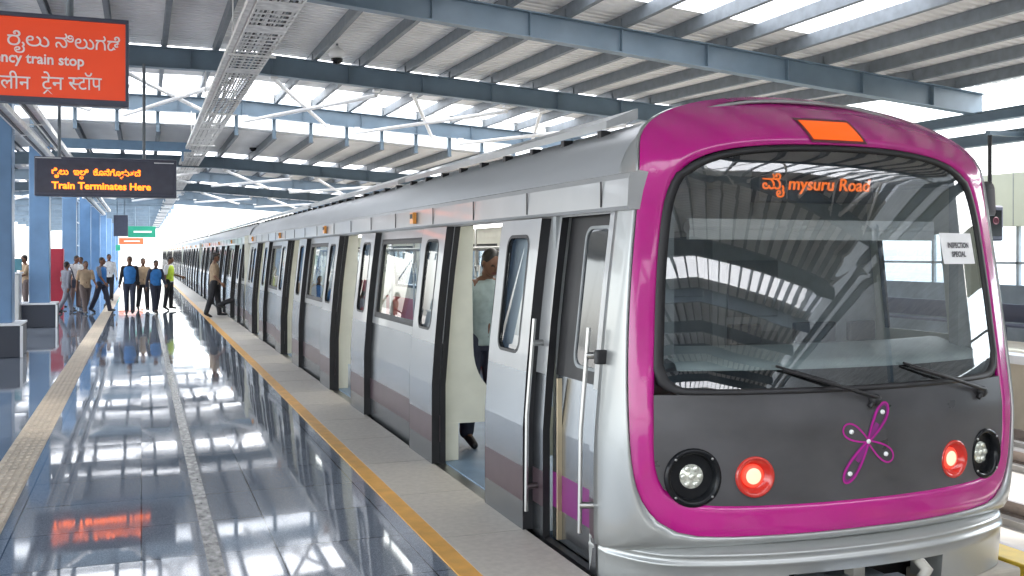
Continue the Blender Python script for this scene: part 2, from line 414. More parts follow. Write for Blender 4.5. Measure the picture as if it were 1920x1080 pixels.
bay(-18.2, -11.8, XL, E_, 0, .4, [(-17.6, -13.8, XL, E_)])
bay(-11.8, -5.4, XL, E_, 0, .4)
bay(-5.4, 1.0, XL, E_, 0, .4, [(-3.6, .4, XL, E_)])
bay(1.0, 7.7, XL, E_, 0, .4)
bay(7.7, 14.2, XL, E_, 0, .4, [(10.6, 13.3, 4.0, 10.2)])
bay(14.2, 20.4, XL, E_, 0, .4)
bay(20.4, 27.0, XL, E_, 0, .4, [(21.2, 23.0, XL, E_), (24.6, 26.4, XL, E_)])
bay(26.7, 33.0, XL, E_, LOW, .36)
bay(33.0, 39.4, XL, E_, LOW, .36, [(33.6, 35.4, XL, E_), (37.0, 38.8, XL, E_)])
bay(39.4, 45.8, XL, E_, LOW, .36)
bay(45.8, 52.2, XL, E_, LOW, .36, [(46.2, 51.6, XL, E_)])
bay(52.2, 60, XL, E_, LOW, .36, [(52.8, 54.5, XL, E_), (57.0, 59.6, XL, E_)])
for i in range(9):
    y = 60 + i * 6.4; bay(y, y + 6.4, XL, 1.9, LOW, .36, [(y + .5, y + 5.9, XL, 1.9)])
# clerestory between the high and the low roof
b = MB(); x = XL
b.grid([[(x_, 26.86, zb(x_, LOW) + .52) for x_ in (XL, -2.4, XR, XE)], [(x_, 26.86, zb(x_) + .10) for x_ in (XL, -2.4, XR, XE)]], sm=False)
b.build('clerestory_glazing', 'skylight', canopy)
for X in PX:
    b = MB(); b.box(X - .045, X + .045, 26.72, 26.84, zb(X, LOW) + .36, zb(X) + .02); b.build('clerestory_post', 'steelblue', canopy)
# diagonal bracing tubes
def brace(x0, y0, x1, y1, low, dz=.06, r=.045):
    b = MB(); b.tube([(x0, y0, zb(x0, low) - dz + .02), (x1, y1, zb(x1, low) - dz)], r, 10)
    for (x, y) in ((x0, y0), (x1, y1)): b.box(x - .07, x + .07, y - .09, y + .09, zb(x, low) - .05, zb(x, low) + .0)
    b.build('bracing_tube', 'whitepaint', canopy)
x = -6.2
while x < 13:
    for (yA, yB, lw) in ((20.5, 26.5, 0), (33.1, 39.3, LOW), (45.9, 52.1, LOW), (-5.2, .9, 0)):
        brace(x, yA, x + 2.1, yB, lw); brace(x + 2.1, yA + .02, x, yB - .02, lw, .15)
    x += 2.9
# longitudinal eave beams with columns beyond the far track
for (X, z0, z1) in ((14.35, 3.80, 4.02), (14.35, 4.22, 4.42)):
    b = MB(); b.box(X - .1, X + .1, -108, 60, z0, z0 + .02); b.box(X - .01, X + .01, -108, 60, z0 + .02, z1 - .02); b.box(X - .1, X + .1, -108, 60, z1 - .02, z1)
    b.build('eave_beam', 'steelblue', canopy)
for Y in (-5.4, 7.7, 33, 45.8, 58.6):
    b = MB(); b.box(14.95, 15.3, Y - .17, Y + .17, .012, 4.9); b.build('column', 'steelblue', canopy, bevel=.01)
CX = -2.42
CY = [13.0, 20.2, 28.0, 39.2, 50, 61, 72, 84, 97, 110]
for Y in CY:
    b = MB(); low = 0 if Y < 26 else LOW
    b.box(CX - .235, CX + .235, Y - .235, Y + .235, 0, zb(CX, low) - .002)
    b.build('column', 'columnblue', canopy, bevel=.02)
# cross arms from the columns that carry the tray
for Y in (28.0, 39.2, 50, 61):
    b = MB(); b.box(CX + .24, 1.25, Y - .1, Y + .1, 4.56, 4.80); b.box(1.0, 1.06, Y - .03, Y + .03, 4.3, 4.56)
    b.build('cross_arm', mat('light blue steel paint', (.16, .27, .40), .4, var=.08) if Y == 28 else 'steelblue', canopy, bevel=.01)

# plinths round the columns
for i, (Y, lab) in enumerate(((20.2, 'dark granite plinth with white edges round the nearest blue column'), (28.0, 'dark granite plinth with white edges round the second blue column'))):
    t = thing('column_plinth', lab, 'plinth', (CX, Y, 0), 'plinths round the blue columns')
    b = MB(); b.box(CX - .70, CX + .40, Y - .55, Y + .55, .0, .56); b.build('plinth_block', 'plinth', t, bevel=.012)
    b = MB()
    b.box(CX - .71, CX + .41, Y - .56, Y + .56, .562, .60)
    b.box(CX + .402, CX + .445, Y - .565, Y - .50, 0, .56)
    b.build('edge_trim', 'trim', t, bevel=.006)

# ------------------------------------------------------------------ cable tray
t = thing('cable_tray', 'long perforated galvanised cable tray with cables hung under the canopy', 'cable tray', (1.44, 40, 4.6))
ZT = 4.60
b = MB()
for X in (1.20, 1.68): b.box(X - .012, X + .012, 5.5, 112, ZT, ZT + .12)
b.box(1.10, 1.17, 5.5, 112, ZT + .02, ZT + .09)
b.build('side_rail', 'tray', t)
b = MB(); y = 5.6
rr = random.Random(3)
while y < 62:
    p = .07 if y < 40 else .12
    b.box(1.212, 1.668, y, y + p, ZT + .002, ZT + .008)
    y += p + (.15 if y < 40 else .12)
    if rr.random() < .10: b.box(1.212, 1.668, y, y + .35, ZT + .003, ZT + .009); y += .35
for k in range(4): b.box(1.235 + k * .13, 1.262 + k * .13, 5.5, 62, ZT + .012, ZT + .016)
b.box(1.212, 1.668, 62, 112, ZT, ZT + .01)
b.build('perforated_base', 'tray', t)
b = MB()
for k in range(9):
    x = 1.25 + k * .047; pts = []
    for i in range(0, 60):
        pts.append((x + rr.uniform(-.02, .02), 5.5 + i, ZT + .05 + rr.uniform(-.01, .02)))
    b.tube(pts, rr.uniform(.010, .019), 6, k % 2)
b.build('cables', ['cable_d', 'cable_w'], t)
for y in (8.5, 14.2, 20.4, 26.4):
    b = MB(); b.tube([(1.18, y, ZT + .1), (1.18, y, zb(1.2) + .02)], .01, 6); b.tube([(1.7, y, ZT + .1), (1.7, y, zb(1.7) + .02)], .01, 6)
    b.box(1.12, 1.76, y - .02, y + .02, ZT - .03, ZT - .002); b.build('hanger', 'tray', t)
# two slimmer conduit runs beside the columns
for X, z, lab in ((-1.75, 4.25, 'slim cable duct with pale and dark lids running beside the blue columns, the right one'), (-2.02, 4.05, 'slim cable duct with pale and dark lids running beside the blue columns, the left one')):
    t = thing('cable_duct', lab, 'cable duct', (X, 40, z), 'cable ducts beside the columns')
    b = MB(); b.box(X - .10, X + .10, 14, 62, z, z + .012); b.box(X - .10, X - .09, 14, 62, z + .012, z + .1); b.box(X + .09, X + .10, 14, 62, z + .012, z + .1)
    b.build('duct_body', 'tray', t)
    b = MB(); b.box(X - .04, X + .0, 14, 62, z - .03, z - .002); b.build('cable_strip', 'cable_d', t)
    b = MB()
    for y in (20.2, 28.0, 39.2, 50, 61): b.box(CX + .236, X + .1, y - .02, y + .02, z - .05, z - .032)
    b.build('bracket', 'tray', t)

# ------------------------------------------------------------------ signs
YS = 10.0
xr = -.14; xl = -2.75; zt, zbm = 3.985, 3.27
t = thing('hanging_sign', 'orange red emergency train stop sign in three scripts hung from the canopy', 'sign', ((xl + xr) / 2, YS, zbm))
b = MB(); b.box(xl, xr, YS - .012, YS + .10, zbm, zt); b.build('sign_panel', 'redsign', t)
b = MB(); fw = .03
b.box(xl - fw, xr + fw, YS - .03, YS + .12, zt + .001, zt + fw * 1.3); b.box(xl - fw, xr + fw, YS - .03, YS + .12, zbm - .055, zbm - .001)
b.box(xr + .001, xr + fw, YS - .03, YS + .12, zbm, zt); b.box(xl - fw, xl - .001, YS - .03, YS + .12, zbm, zt)
b.build('frame', 'navy', t, bevel=.004)
for x in (-.62, -2.2):
    b = MB(); b.tube([(x, YS + .05, zt + .04), (x, YS + .05, zb(x) + .4)], .035, 10); b.build('hanger', 'purlin', t)
sc_ = depth(-.6, YS) / F                    # metres per photo pixel on the sign plane
def sx(px): return at(px, YS)
def sz(px, py): return HC + (475 - py) * depth(at(px, YS), YS) / F
b = MB(); yy = YS - .014
K = lambda px, py: (sx(px), sz(px, py))
x, z = K(14, 84); add_text(b, 'ರೈಲು', .165, x, z, yy, .0008, width=.345)
x, z = K(104, 89); add_text(b, 'ನಿಲುಗಡೆ', .165, x, z, yy, .0008, width=.55)
add_text(b, 'ತುರ್ತು', .165, sx(14) - .12 - .40, sz(-60, 86), yy, .0, width=.40)
b.build('lettering', 'white', t); b = MB()
x, z = K(158, 125); add_text(b, 'Emergency train stop', .135, x - 1.06, z, yy, .003, width=1.06)
b.build('lettering', 'white', t); b = MB()
x, z = K(62, 166)
add_text(b, 'आपातकालीन', .178, x - .80 - .02, sz(-40, 163), yy, .0010, width=.80)
x, z = K(78, 167); wd = add_text(b, 'टेन', .178, x, z, yy, .0010, width=.185)
for d_ in (-1, 1):                          # the small caret of the conjunct under the first letter
    b.hexa([(x + .045 + d_ * .034, yy, z - .040), (x + .045 + d_ * .034 + .013, yy, z - .046), (x + .045 + .012, yy, z - .008), (x + .045, yy, z - .004),
            (x + .045 + d_ * .034, yy - .004, z - .040), (x + .045 + d_ * .034 + .013, yy - .004, z - .046), (x + .045 + .012, yy - .004, z - .008), (x + .045, yy - .004, z - .004)])
x, z = K(128, 168); add_text(b, 'स', .178, x, z, yy, .0010, clip=.72)
x, z = K(146, 168); add_text(b, 'टॉप', .178, x, z, yy, .0010, width=.205)
b.build('lettering', 'white', t)

YB = 20.0
xl, xr = at(64, YB), at(331, YB); zb0, zt0 = 2.90, 3.62
t = thing('led_display', 'dark hanging LED board with amber text Train Terminates Here', 'display board', ((xl + xr) / 2, YB, zb0))
b = MB(); b.box(xl, xr, YB, YB + .32, zb0, zt0); b.build('casing', 'navy', t, bevel=.015)
b = MB(); b.box(xl + .05, xr - .05, YB - .008, YB - .001, zb0 + .06, zt0 - .05); b.build('screen', 'boardface', t)
b = MB()
def bz(py): return HC + (475 - py) * depth(-.7, YB) / F
x = at(97, YB); yy = YB - .010; z1 = bz(329); z2 = bz(355)
sub = .55
def kan(b, body, x, z, s, subs=()):
    wd = add_text(b, body, s, x, z, yy, .0035)
    return wd
w1 = add_text(b, 'ರೈಲು', .145, x, z1, yy, .0035); xk = x + w1 + .08
w2 = add_text(b, 'ಇಲಿ', .145, xk, z1, yy, .0035); add_text(b, 'ಲ', .085, xk + .11, z1 - .075, yy, .002); xk += w2 + .08
w3 = add_text(b, 'ಕೊನೆಗೊಳುತದೆ', .145, xk, z1, yy, .0035, width=.82); add_text(b, 'ಳ', .08, xk + .46, z1 - .07, yy, .002)
b.build('lettering', 'amber', t); b = MB()
add_text(b, 'Train Terminates Here', .175, x, z2, yy, .005, width=at(283, YB) - x)
b.build('lettering', 'amber', t)
for px in (110, 270):
    b = MB(); xx = at(px, YB); b.tube([(xx, YB + .16, zt0 + .001), (xx, YB + .16, zb(xx) + .02)], .03, 10); b.build('hanger', 'purlin', t)
b = MB(); b.box(xl + .02, xl + .45, YB - .02, YB - .002, zt0 - .035, zt0 - .02); b.box(xr - .4, xr - .05, YB - .02, YB - .002, zt0 - .075, zt0 - .06); b.build('edge_strip', 'trim', t)

def far_sign(px0, px1, py0, py1, Y, m, name, label, txt=None):
    x0, x1 = at(px0, Y), at(px1, Y); k = depth(x0, Y) / F; z1 = HC + (475 - py0) * k; z0 = HC + (475 - py1) * k
    t = thing(name, label, 'sign', ((x0 + x1) / 2, Y, z0))
    b = MB(); b.box(x0, x1, Y, Y + .15, z0, z1); b.build('sign_panel', m, t, bevel=.01)
    for x in ((x0 * .75 + x1 * .25), (x0 * .25 + x1 * .75)):
        b = MB(); b.tube([(x, Y + .07, z1), (x, Y + .07, zb(x, LOW) + .1)], .03, 8); b.build('hanger', 'steelblue', t)
    if txt:
        b = MB(); wd, hh = x1 - x0, z1 - z0; b.box(x0 + wd * .2, x0 + wd * .85, Y - .02, Y - .003, z0 + hh * .42, z0 + hh * .58); b.build('pale_band', 'white', t)
far_sign(240, 292, 424, 445, 64, 'green', 'hanging_sign', 'green sign hanging far along the platform beside a dark box', True)
far_sign(213, 240, 403, 443, 56, 'navy', 'hanging_box', 'dark square box hanging far along the platform left of the green sign')
far_sign(223, 269, 446, 458, 86, 'orange', 'hanging_sign', 'small orange sign hanging below and beyond the green sign', True)
far_sign(180, 205, 451, 461, 92, 'orange', 'hanging_sign', 'tiny orange sign hanging far away at the left near the columns')
far_sign(205, 226, 459, 470, 100, 'green', 'hanging_sign', 'tiny green sign hanging far away above the walking people')

# CCTV cameras
def cctv(px, py, Y, label, low):
    X = at(px, Y); z = HC + (475 - py) * depth(X, Y) / F
    t = thing('dome_camera', label, 'camera', (X, Y, z), 'security cameras under the canopy')
    b = MB(); b.lathe([(.02, .0), (.13, .02), (.16, .09), (.13, .16), (.05, .2), (.03, .24)], (X, Y, z - .02), (0, 0, 1), 20); b.build('housing', 'dome', t)
    b = MB(); b.lathe([(.002, -.11), (.06, -.095), (.1, -.05), (.11, .0)], (X, Y, z - .02), (0, 0, 1), 20); b.build('dome', 'blackgloss', t)
    b = MB(); zz = zb(X, low) + (.4 if not low else .36)
    b.tube([(X, Y, z + .2), (X, Y, z + .34), (X - .08, Y, z + .42), (X - .18, Y, z + .42), (X - .22, Y, z + .34), (X - .22, Y, zz + .02)] if zz > z + .5 else [(X, Y, z + .2), (X, Y, zz + .02)], .022, 8)
    b.build('bracket', 'purlin', t)
cctv(632, 108, 18.6, 'white dome camera under the near roof bay right of the cable tray', 0)
cctv(474, 276, 30.6, 'smaller white dome camera under the lower roof beyond the clerestory', LOW)

# ------------------------------------------------------------------ left side furniture
Y = 35.0; x0, x1 = at(92, Y), at(119, Y)
t = thing('fire_cabinet', 'tall red cabinet standing between two blue columns', 'cabinet', ((x0 + x1) / 2, Y, 0))
b = MB(); b.box(x0, x1, Y, Y + .35, .05, 2.0); b.build('cabinet_body', 'redbox', t, bevel=.015)
b = MB(); b.box(x0 + .04, x1 - .04, Y - .02, Y - .001, .12, 1.94); b.build('door', 'redbox', t, bevel=.008)
b = MB(); b.box(x1 - .09, x1 - .07, Y - .05, Y - .021, .95, 1.1); b.build('handle', 'chrome', t)
b = MB(); b.box(x0 + .02, x1 - .02, Y + .02, Y + .33, 0, .05); b.build('base', 'black', t)
Y = 27.0; x0, x1 = at(16, Y), at(36, Y)
t = thing('control_desk', 'pale grey desk cabinet with a teal monitor at the left edge', 'desk', ((x0 + x1) / 2, Y, 0))
b = MB(); b.box(x0 - .5, x1, Y, Y + .6, 0, 1.35); b.build('desk_body', 'silverlight', t, bevel=.02)
b = MB(); b.box(x0 - .55, x1 + .03, Y - .04, Y + .64, 1.351, 1.385); b.build('worktop', 'trim', t, bevel=.006)
b = MB(); b.box(x0 + .0, x0 + .27, Y + .2, Y + .25, 1.43, 1.72); b.box(x0 + .10, x0 + .16, Y + .2, Y + .25, 1.385, 1.43); b.build('monitor', mat('teal screen casing', (.05, .17, .22), .35), t, bevel=.008)
# glazed screen far along the columns
X = -2.9
t = thing('glazed_screen', 'tall pale glazed screen with blue mullions beyond the columns', 'screen wall', (X, 62, 0))
b = MB()
for i in range(16): b.box(X - .04, X + .04, 44 + i * 2.4 - .04, 44 + i * 2.4 + .04, 0, 4.4)
for z in (.0, 1.1, 2.2, 3.3, 4.34): b.box(X - .03, X + .03, 44, 80, z, z + .06)
b.build('mullions', mat('pale blue aluminium', (.35, .47, .60), .4), t)
b = MB(); b.box(X - .006, X + .006, 44, 80, .06, 4.34); b.build('pane', 'glazing', t)
# round duct behind the columns
t = thing('air_duct', 'fat round beige duct crossing behind the near blue columns', 'duct', (-4, 25, 4.0))
b = MB(); b.tube([(-8, 24.6, 4.05), (-3.0, 24.6, 4.05), (-2.9, 24.6, 4.05)], .42, 28); b.build('duct_pipe', 'beige', t)
b = MB()
for x in (-7.0, -5.6, -4.2, -3.05): b.tube([(x - .04, 24.6, 4.05), (x + .04, 24.6, 4.05)], .44, 28)
b.build('joint_flange', 'purlin', t)
for x in (-6.4, -3.6):
    b = MB(); b.tube([(x, 24.6, 4.4), (x, 24.6, zb(x) + .5)], .015, 6); b.build('hanger', 'purlin', t)

# ------------------------------------------------------------------ opposite side
t = thing('opposite_station_wall', 'cream clad station wall with a glazed band over the opposite platform', 'station wall', (19, 20, 0))
XW = 17.2
b = MB(); b.box(XW, XW + .3, 2, 120, 2.42, 3.55); b.build('cream_fascia', 'creamwall', t, bevel=.01)
b = MB(); b.box(XW, XW + .3, -108, 1.9, 1.2, 9.0); b.build('unseen_light_blocker', mat('grey light blocker', (.34, .36, .37), .5, var=.3, scale=8, stretch=(.1, .1, 3)), t)  # unseen wall added to cut bright windscreen reflections and sky light on the nose
b = MB()
for i in range(10, 60): b.box(XW - .004, XW - .001, -20 + i * 2.4, -20 + i * 2.4 + .02, 2.43, 3.54)
b.build('fascia_joints', 'cabgrey', t)
b = MB(); b.box(XW + .02, XW + .28, -108, 120, 0, 1.18); b.build('parapet', mat('dark parapet cladding', (.20, .23, .25), .4, var=.3, scale=1.5), t)
b = MB()
for i in range(58): b.box(XW + .1, XW + .18, -20 + i * 2.4 - .035, -20 + i * 2.4 + .035, 1.18, 2.42)
b.box(XW + .1, XW + .18, -108, 120, 1.62, 1.67)
b.build('window_frame', 'cabgrey', t)
b = MB(); b.box(XW + .13, XW + .145, -108, 120, 1.18, 2.42); b.build('pane', 'glazing', t)
b = MB(); b.box(15.6, 16.0, -20, 120, .43, .47); b.box(16.02, 16.06, -20, 120, .5, .85)
for i in range(40): b.box(15.65, 15.95, -20 + i * 3.5, -20 + i * 3.5 + .05, .012, .43)
tb = b.build('platform_bench', 'navy'); tag(tb, 'long dark bench along the opposite platform', 'bench')
# hanging monitor
xm, ym = 13.55, 13.1
t = thing('hanging_monitor', 'black monitor box hanging on a pole beyond the train at the right edge', 'monitor', (xm, ym, 2.06))
b = MB(); b.box(xm - .20, xm + .17, ym - .13, ym + .13, 2.06, 2.66); b.build('casing', 'navy', t, bevel=.03)
b = MB(); b.box(xm - .15, xm + .12, ym - .137, ym - .131, 2.14, 2.58); b.build('screen', 'blackgloss', t)
b = MB()
b.lathe([(.065, 0), (.065, .003), (.05, .004), (.05, .0)], (xm - .01, ym - .138, 2.40), (0, -1, 0), 24)
b.box(xm - .022, xm - .012, ym - .142, ym - .138, 2.36, 2.44); b.box(xm + .004, xm + .014, ym - .142, ym - .138, 2.36, 2.44)
b.build('symbol', mat('dim red symbol', (.16, .03, .06), .5), t)
b = MB(); b.tube([(xm, ym, 2.66), (xm, ym, 3.86)], .035, 10); b.build('pole', 'black', t)
b = MB(); b.box(xm - .05, 14.25, ym - .05, ym + .05, 3.861, 3.94); b.build('arm', 'steelblue', t)
# third rail with yellow cover
for (x, lab) in ((7.05, 'yellow covered third rail beside the nearer empty track'),):
    t = thing('third_rail', lab, 'third rail', (x, 20, -1.3))
    b = MB(); b.box(x - .16, x + .16, -30, 140, -.78, -.745); b.box(x - .16, x - .13, -30, 140, -.93, -.78); b.box(x + .13, x + .16, -30, 140, -.93, -.78); b.build('cover', 'yellowcover', t, bevel=.012)
    b = MB(); b.box(x - .05, x + .05, -30, 140, -.98, -.86); b.build('conductor', 'railsteel', t)
    b = MB()
    for i in range(30): b.box(x - .1, x + .22, -5 + i * 2.2, -5 + i * 2.2 + .12, -1.32, -.985)
    b.build('bracket', 'trim', t)

# ------------------------------------------------------------------ the train
CXT = 3.86
Y0 = 4.6
train = thing('metro_train', 'silver metro train with magenta ringed dark front standing at the platform', 'train', (CXT, Y0, -1.1))
def hw(z):                                   # half width of the body
    if z <= .7: return 1.41
    if z <= 2.1: t_ = (z - .7) / 1.4; return 1.41 - .14 * (t_ * .6 + t_ * t_ * .4)
    return 1.27 - .06 * (z - 2.1)
def fy(dx, z):
    return Y0 + .3 * (dx / 1.4) ** 2 + .115 * max(0, z - .9) + 2.0 * max(0, z - 2.32) ** 2
def resample(pts, n):
    P = [Vector(p) for p in pts]; L = [0]
    for p, q in zip(P[:-1], P[1:]): L.append(L[-1] + (q - p).length)
    out = []
    for i in range(n):
        s = L[-1] * i / (n - 1); k = 0
        while k < len(L) - 2 and L[k + 1] < s: k += 1
        d = L[k + 1] - L[k]; out.append(P[k].lerp(P[k + 1], (s - L[k]) / d if d else 0))
    return out
def smooth(pts, it=2):
    P = [Vector(p) for p in pts]
    for _ in range(it):
        Q = [P[0]]
        for p, q in zip(P[:-1], P[1:]): Q += [p.lerp(q, .25), p.lerp(q, .75)]
        Q.append(P[-1]); P = Q
    return P
NS = (12, 30, 22)
def outline(bottom, side, top):
    """closed outline from three half polylines (bottom centre -> top centre), mirrored"""
    whole = smooth(list(bottom) + list(side) + list(top))
    # split again by nearest to the joints
    def near(p): return min(range(len(whole)), key=lambda i: (whole[i] - Vector(p)).length)
    i, j = near(side[0]), near(top[0])
    segs = [whole[:i + 1], whole[i:j + 1], whole[j:]]
    half = []
    for s_, n in zip(segs, NS): q = resample(s_, n); half += q if not half else q[1:]
    L = [Vector((-p.x, p.y)) for p in half]
    return half + L[::-1][1:-1]              # right half upward, then left half downward
# all in (dx, z)
Mo = outline([(0, .305), (.5, .30), (.95, .298), (1.11, .315)], [(1.235, .39), (1.325, .53), (1.36, .75), (1.365, 1.0), (1.345, 1.4), (1.305, 1.8), (1.265, 2.1), (1.245, 2.3)],
             [(1.225, 2.45), (1.17, 2.56), (1.03, 2.66), (.8, 2.75), (.5, 2.81), (.25, 2.835), (0, 2.842)])
Io = outline([(0, .465), (.5, .462), (.95, .465), (1.09, .49)], [(1.19, .55), (1.232, .65), (1.244, .8), (1.234, 1.06), (1.215, 1.3), (1.185, 1.7), (1.14, 2.05), (1.10, 2.2)],
             [(1.04, 2.31), (.93, 2.39), (.75, 2.445), (.5, 2.475), (.25, 2.485), (0, 2.487)])
Oo = outline([(0, -.10), (.6, -.10), (1.2, -.10), (1.38, -.06)], [(1.41, .1), (1.41, .5), (1.41, .75)] + [(hw(z), z) for z in (1.0, 1.3, 1.6, 1.9, 2.1, 2.28)],
             [(1.235, 2.38), (1.17, 2.50), (1.02, 2.61), (.8, 2.70), (.45, 2.78), (.2, 2.80), (0, 2.802)])
def P3(p, off=0.): return Vector((CXT + p.x, fy(p.x, p.y) - off, p.y))
YO = 5.2
# nose shell: magenta edge rolling back to the body section
b = MB(); rows = []
for k in range(9):
    t_ = k / 8; bx = math.sin(t_ * math.pi / 2); by = 1 - math.cos(t_ * math.pi / 2); row = []
    for p, q in zip(Mo, Oo):
        # the lower edge of the nose stays above the bumper
        qz = max(q.y, .20) if q.y < .5 else q.y
        m = Vector((p.x + (q.x - p.x) * bx, p.y + (qz - p.y) * bx))
        yM = fy(p.x, p.y); yq = YO
        row.append((CXT + m.x, yM + (yq - yM) * by, m.y))
    rows.append(row)
b.grid(rows, 0, True)
nose = b.build('cab_nose', 'silver', train, fix=True, solid=.02)
# magenta ring
b = MB(); rows = []
for k in range(7):
    t_ = k / 6; off = .012 if 0 < k < 6 else .004
    rows.append([P3(p.lerp(q, t_), off) for p, q in zip(Io, Mo)])
rows.insert(0, [P3(p, -.03) for p in Io])
b.grid(rows, 0, True)
b.build('magenta_surround', 'magenta', train, fix=True)
# roof cap between magenta ring top and the shell is the shell itself; windscreen and grey panel below
ZW = 1.085
half = [p for p in Io[:sum(NS) - 2]]
Wh = [p for p in half if p.y > ZW + .02 and p.x >= -1e-6]
def ring_fill(b, out, c, n, off, mi=0, back=0):
    rows = []
    for k in range(n + 1):
        f_ = 1 - k / n * .999; rows.append([P3(c.lerp(p, f_), off) for p in out])
    b.grid(rows, mi, True, True)
Wr = [Vector((p.x - .018 if p.x > .02 else p.x, p.y - (.02 if p.y > 2.3 else 0))) for p in Wh]
corner = [(0, ZW), (.5, ZW), (1.0, ZW), (1.12, ZW + .01), (1.18, ZW + .06)]
Wright = [Vector(p) for p in smooth(corner, 2)] + [p for p in Wr if p.y > ZW + .1]
Wout = Wright + [Vector((-p.x, p.y)) for p in Wright[::-1] if p.x > 1e-4]
b = MB(); ring_fill(b, Wout, Vector((0, 1.78)), 14, -.004); b.build('windscreen', 'windscreen', train, fix=True)
b = MB()
for o1, o2, mi in ((-.002, -.002, 0),):
    cen = Vector((0, 1.78)); rows = []
    for f_, of in ((1.02, -.03), (1.02, .007), (1.004, .010), (.975, .004), (.975, -.03)):
        rows.append([P3(cen + (p - cen) * f_, of) for p in Wout])
    b.grid(rows, 0, True)
b.build('windscreen_seal', 'black', train, fix=True)
# wide black ceramic border at the foot and top of the glass, printed behind it
b = MB()
for z0, z1, hwid in ((ZW + .01, ZW + .115, 1.16), (2.33, 2.46, .86)):
    n = 30; rows = []
    for z in (z0, z1): rows.append([Vector((CXT + (-hwid + 2 * hwid * i / n), fy(-hwid + 2 * hwid * i / n, z) + .02, z)) for i in range(n + 1)])
    b.grid(rows)
b.build('windscreen_border', 'blackgloss', train)
# grey panel with lamp openings
Ph = [p for p in half if p.y <= ZW + .002 and p.x >= -1e-6]
Pr = Ph + [Vector((1.233, ZW - .012))] + [Vector((1.233 * (1 - i / 16), ZW - .012)) for i in range(1, 17)]
Pout = Pr[:-1] + [Vector((0, ZW - .012))] + [Vector((-p.x, p.y)) for p in Pr[::-1][1:] if p.x > 1e-4]
nx_, nz_ = 64, 22
b = MB()
def slab(o_): return [[P3(Vector((-1.33 + 2.66 * i_ / nx_, .40 + .70 * j_ / nz_)), o_) for i_ in range(nx_ + 1)] for j_ in range(nz_ + 1)]
fr_, bk_ = slab(.002), slab(-.03)
b.grid(fr_); b.grid(bk_, flip=True)
rim = lambda g: g[0] + [r[-1] for r in g[1:]] + g[-1][-2::-1] + [r[0] for r in g[-2:0:-1]]
b.grid([rim(fr_), rim(bk_)], 0, True)
panel = b.build('front_panel', 'panel', train, fix=True)
b = MB(); b.grid([[(CXT + p.x, 4.0, p.y) for p in Pout], [(CXT + p.x, 6.0, p.y) for p in Pout]], 0, True)
b.quad([(CXT + p.x, 4.0, p.y) for p in Pout]); b.quad([(CXT + p.x, 6.0, p.y) for p in Pout[::-1]])
prism = b.build('prism', 'black', fix=True)
LAMPS = [(-1.035, .625, .148), (1.02, .618, .140), (-.70, .622, .108), (.69, .622, .108)]
def fnorm(dx, z): return Vector((.4 * dx / 1.96, -1, .115 if z > .9 else 0)).normalized()
cb = MB()
for dx, z, r in LAMPS:
    cb.lathe([(r, -.12), (r, .12)], (CXT + dx, fy(dx, z), z), fnorm(dx, z), 32)
cut = cb.build('cutter', 'black', fix=True)
bo = panel.modifiers.new('trim', 'BOOLEAN'); bo.operation = 'INTERSECT'; bo.object = prism; bo.solver = 'EXACT'
bo = panel.modifiers.new('lamps', 'BOOLEAN'); bo.operation = 'DIFFERENCE'; bo.object = cut; bo.solver = 'EXACT'
es = panel.modifiers.new('split', 'EDGE_SPLIT'); es.split_angle = R(35)
bake(panel); bpy.data.objects.remove(cut); bpy.data.objects.remove(prism)
for p in panel.data.polygons: p.use_smooth = True
for dx, z, r in LAMPS:
    n = fnorm(dx, z); c = (CXT + dx, fy(dx, z), z)
    if abs(dx) > .9:
        b = MB()
        b.lathe([(r + .012, -.03), (r + .014, .012), (r - .006, .020), (r - .02, .0), (r - .028, -.02), (.115, -.05), (.10, -.062), (.002, -.064)], c, n, 36)
        h = b.build('headlight', 'blackgloss', train)
        b = MB(); q = Vector(c) - n * .055
        b.lathe([(.088, -.006), (.090, .016), (.08, .024), (.002, .030)], q, n, 28); b.build('lamp_lens', 'lens', h)
        b = MB(); b.lathe([(.094, .0), (.098, .014), (.091, .019), (.088, .012)], q, n, 32); b.f.pop(); b.m.pop(); b.sm.pop(); b.f.pop(); b.m.pop(); b.sm.pop()
        b.build('lens_ring', 'chrome', h)
        b = MB(); ax0 = n.cross(Vector((0, 0, 1))).normalized(); ay0 = ax0.cross(n)
        for k in range(4):
            a_ = math.pi / 4 + k * math.pi / 2; b.lathe([(.007, -.004), (.007, .004), (.002, .005)], Vector(c) + (ax0 * math.cos(a_) + ay0 * math.sin(a_)) * (r - .002) + n * .018, n, 8)
        b.build('screws', 'chrome', h)
        b = MB()
        for k in range(6):
            a_ = k * math.pi / 3; ax = n.cross(Vector((0, 0, 1))).normalized(); ay = ax.cross(n)
            b.lathe([(.020, .024), (.016, .034), (.002, .036)], q + (ax * math.cos(a_) + ay * math.sin(a_)) * .048, n, 12)
        b.lathe([(.020, .026), (.016, .036), (.002, .038)], q, n, 12)
        b.build('led_cluster', 'lampwhite' if False else 'lens', h)
    else:
        b = MB()
        b.lathe([(r + .004, -.03), (r + .005, .012), (r - .006, .016), (r - .02, .0), (.066, -.035), (.062, -.035)], c, n, 36); b.f.pop(); b.m.pop(); b.sm.pop()
        h = b.build('tail_light', 'redglass', train)
        b = MB(); q = Vector(c) - n * .035
        b.lathe([(.064, -.004), (.064, .012), (.05, .02), (.044, .021)], q, n, 28); b.build('lamp_rim', 'redglow', h)
        b = MB(); b.lathe([(.045, .0), (.045, .0215), (.02, .026), (.002, .027)], q, n, 24); b.build('lamp_core', 'redhot', h)
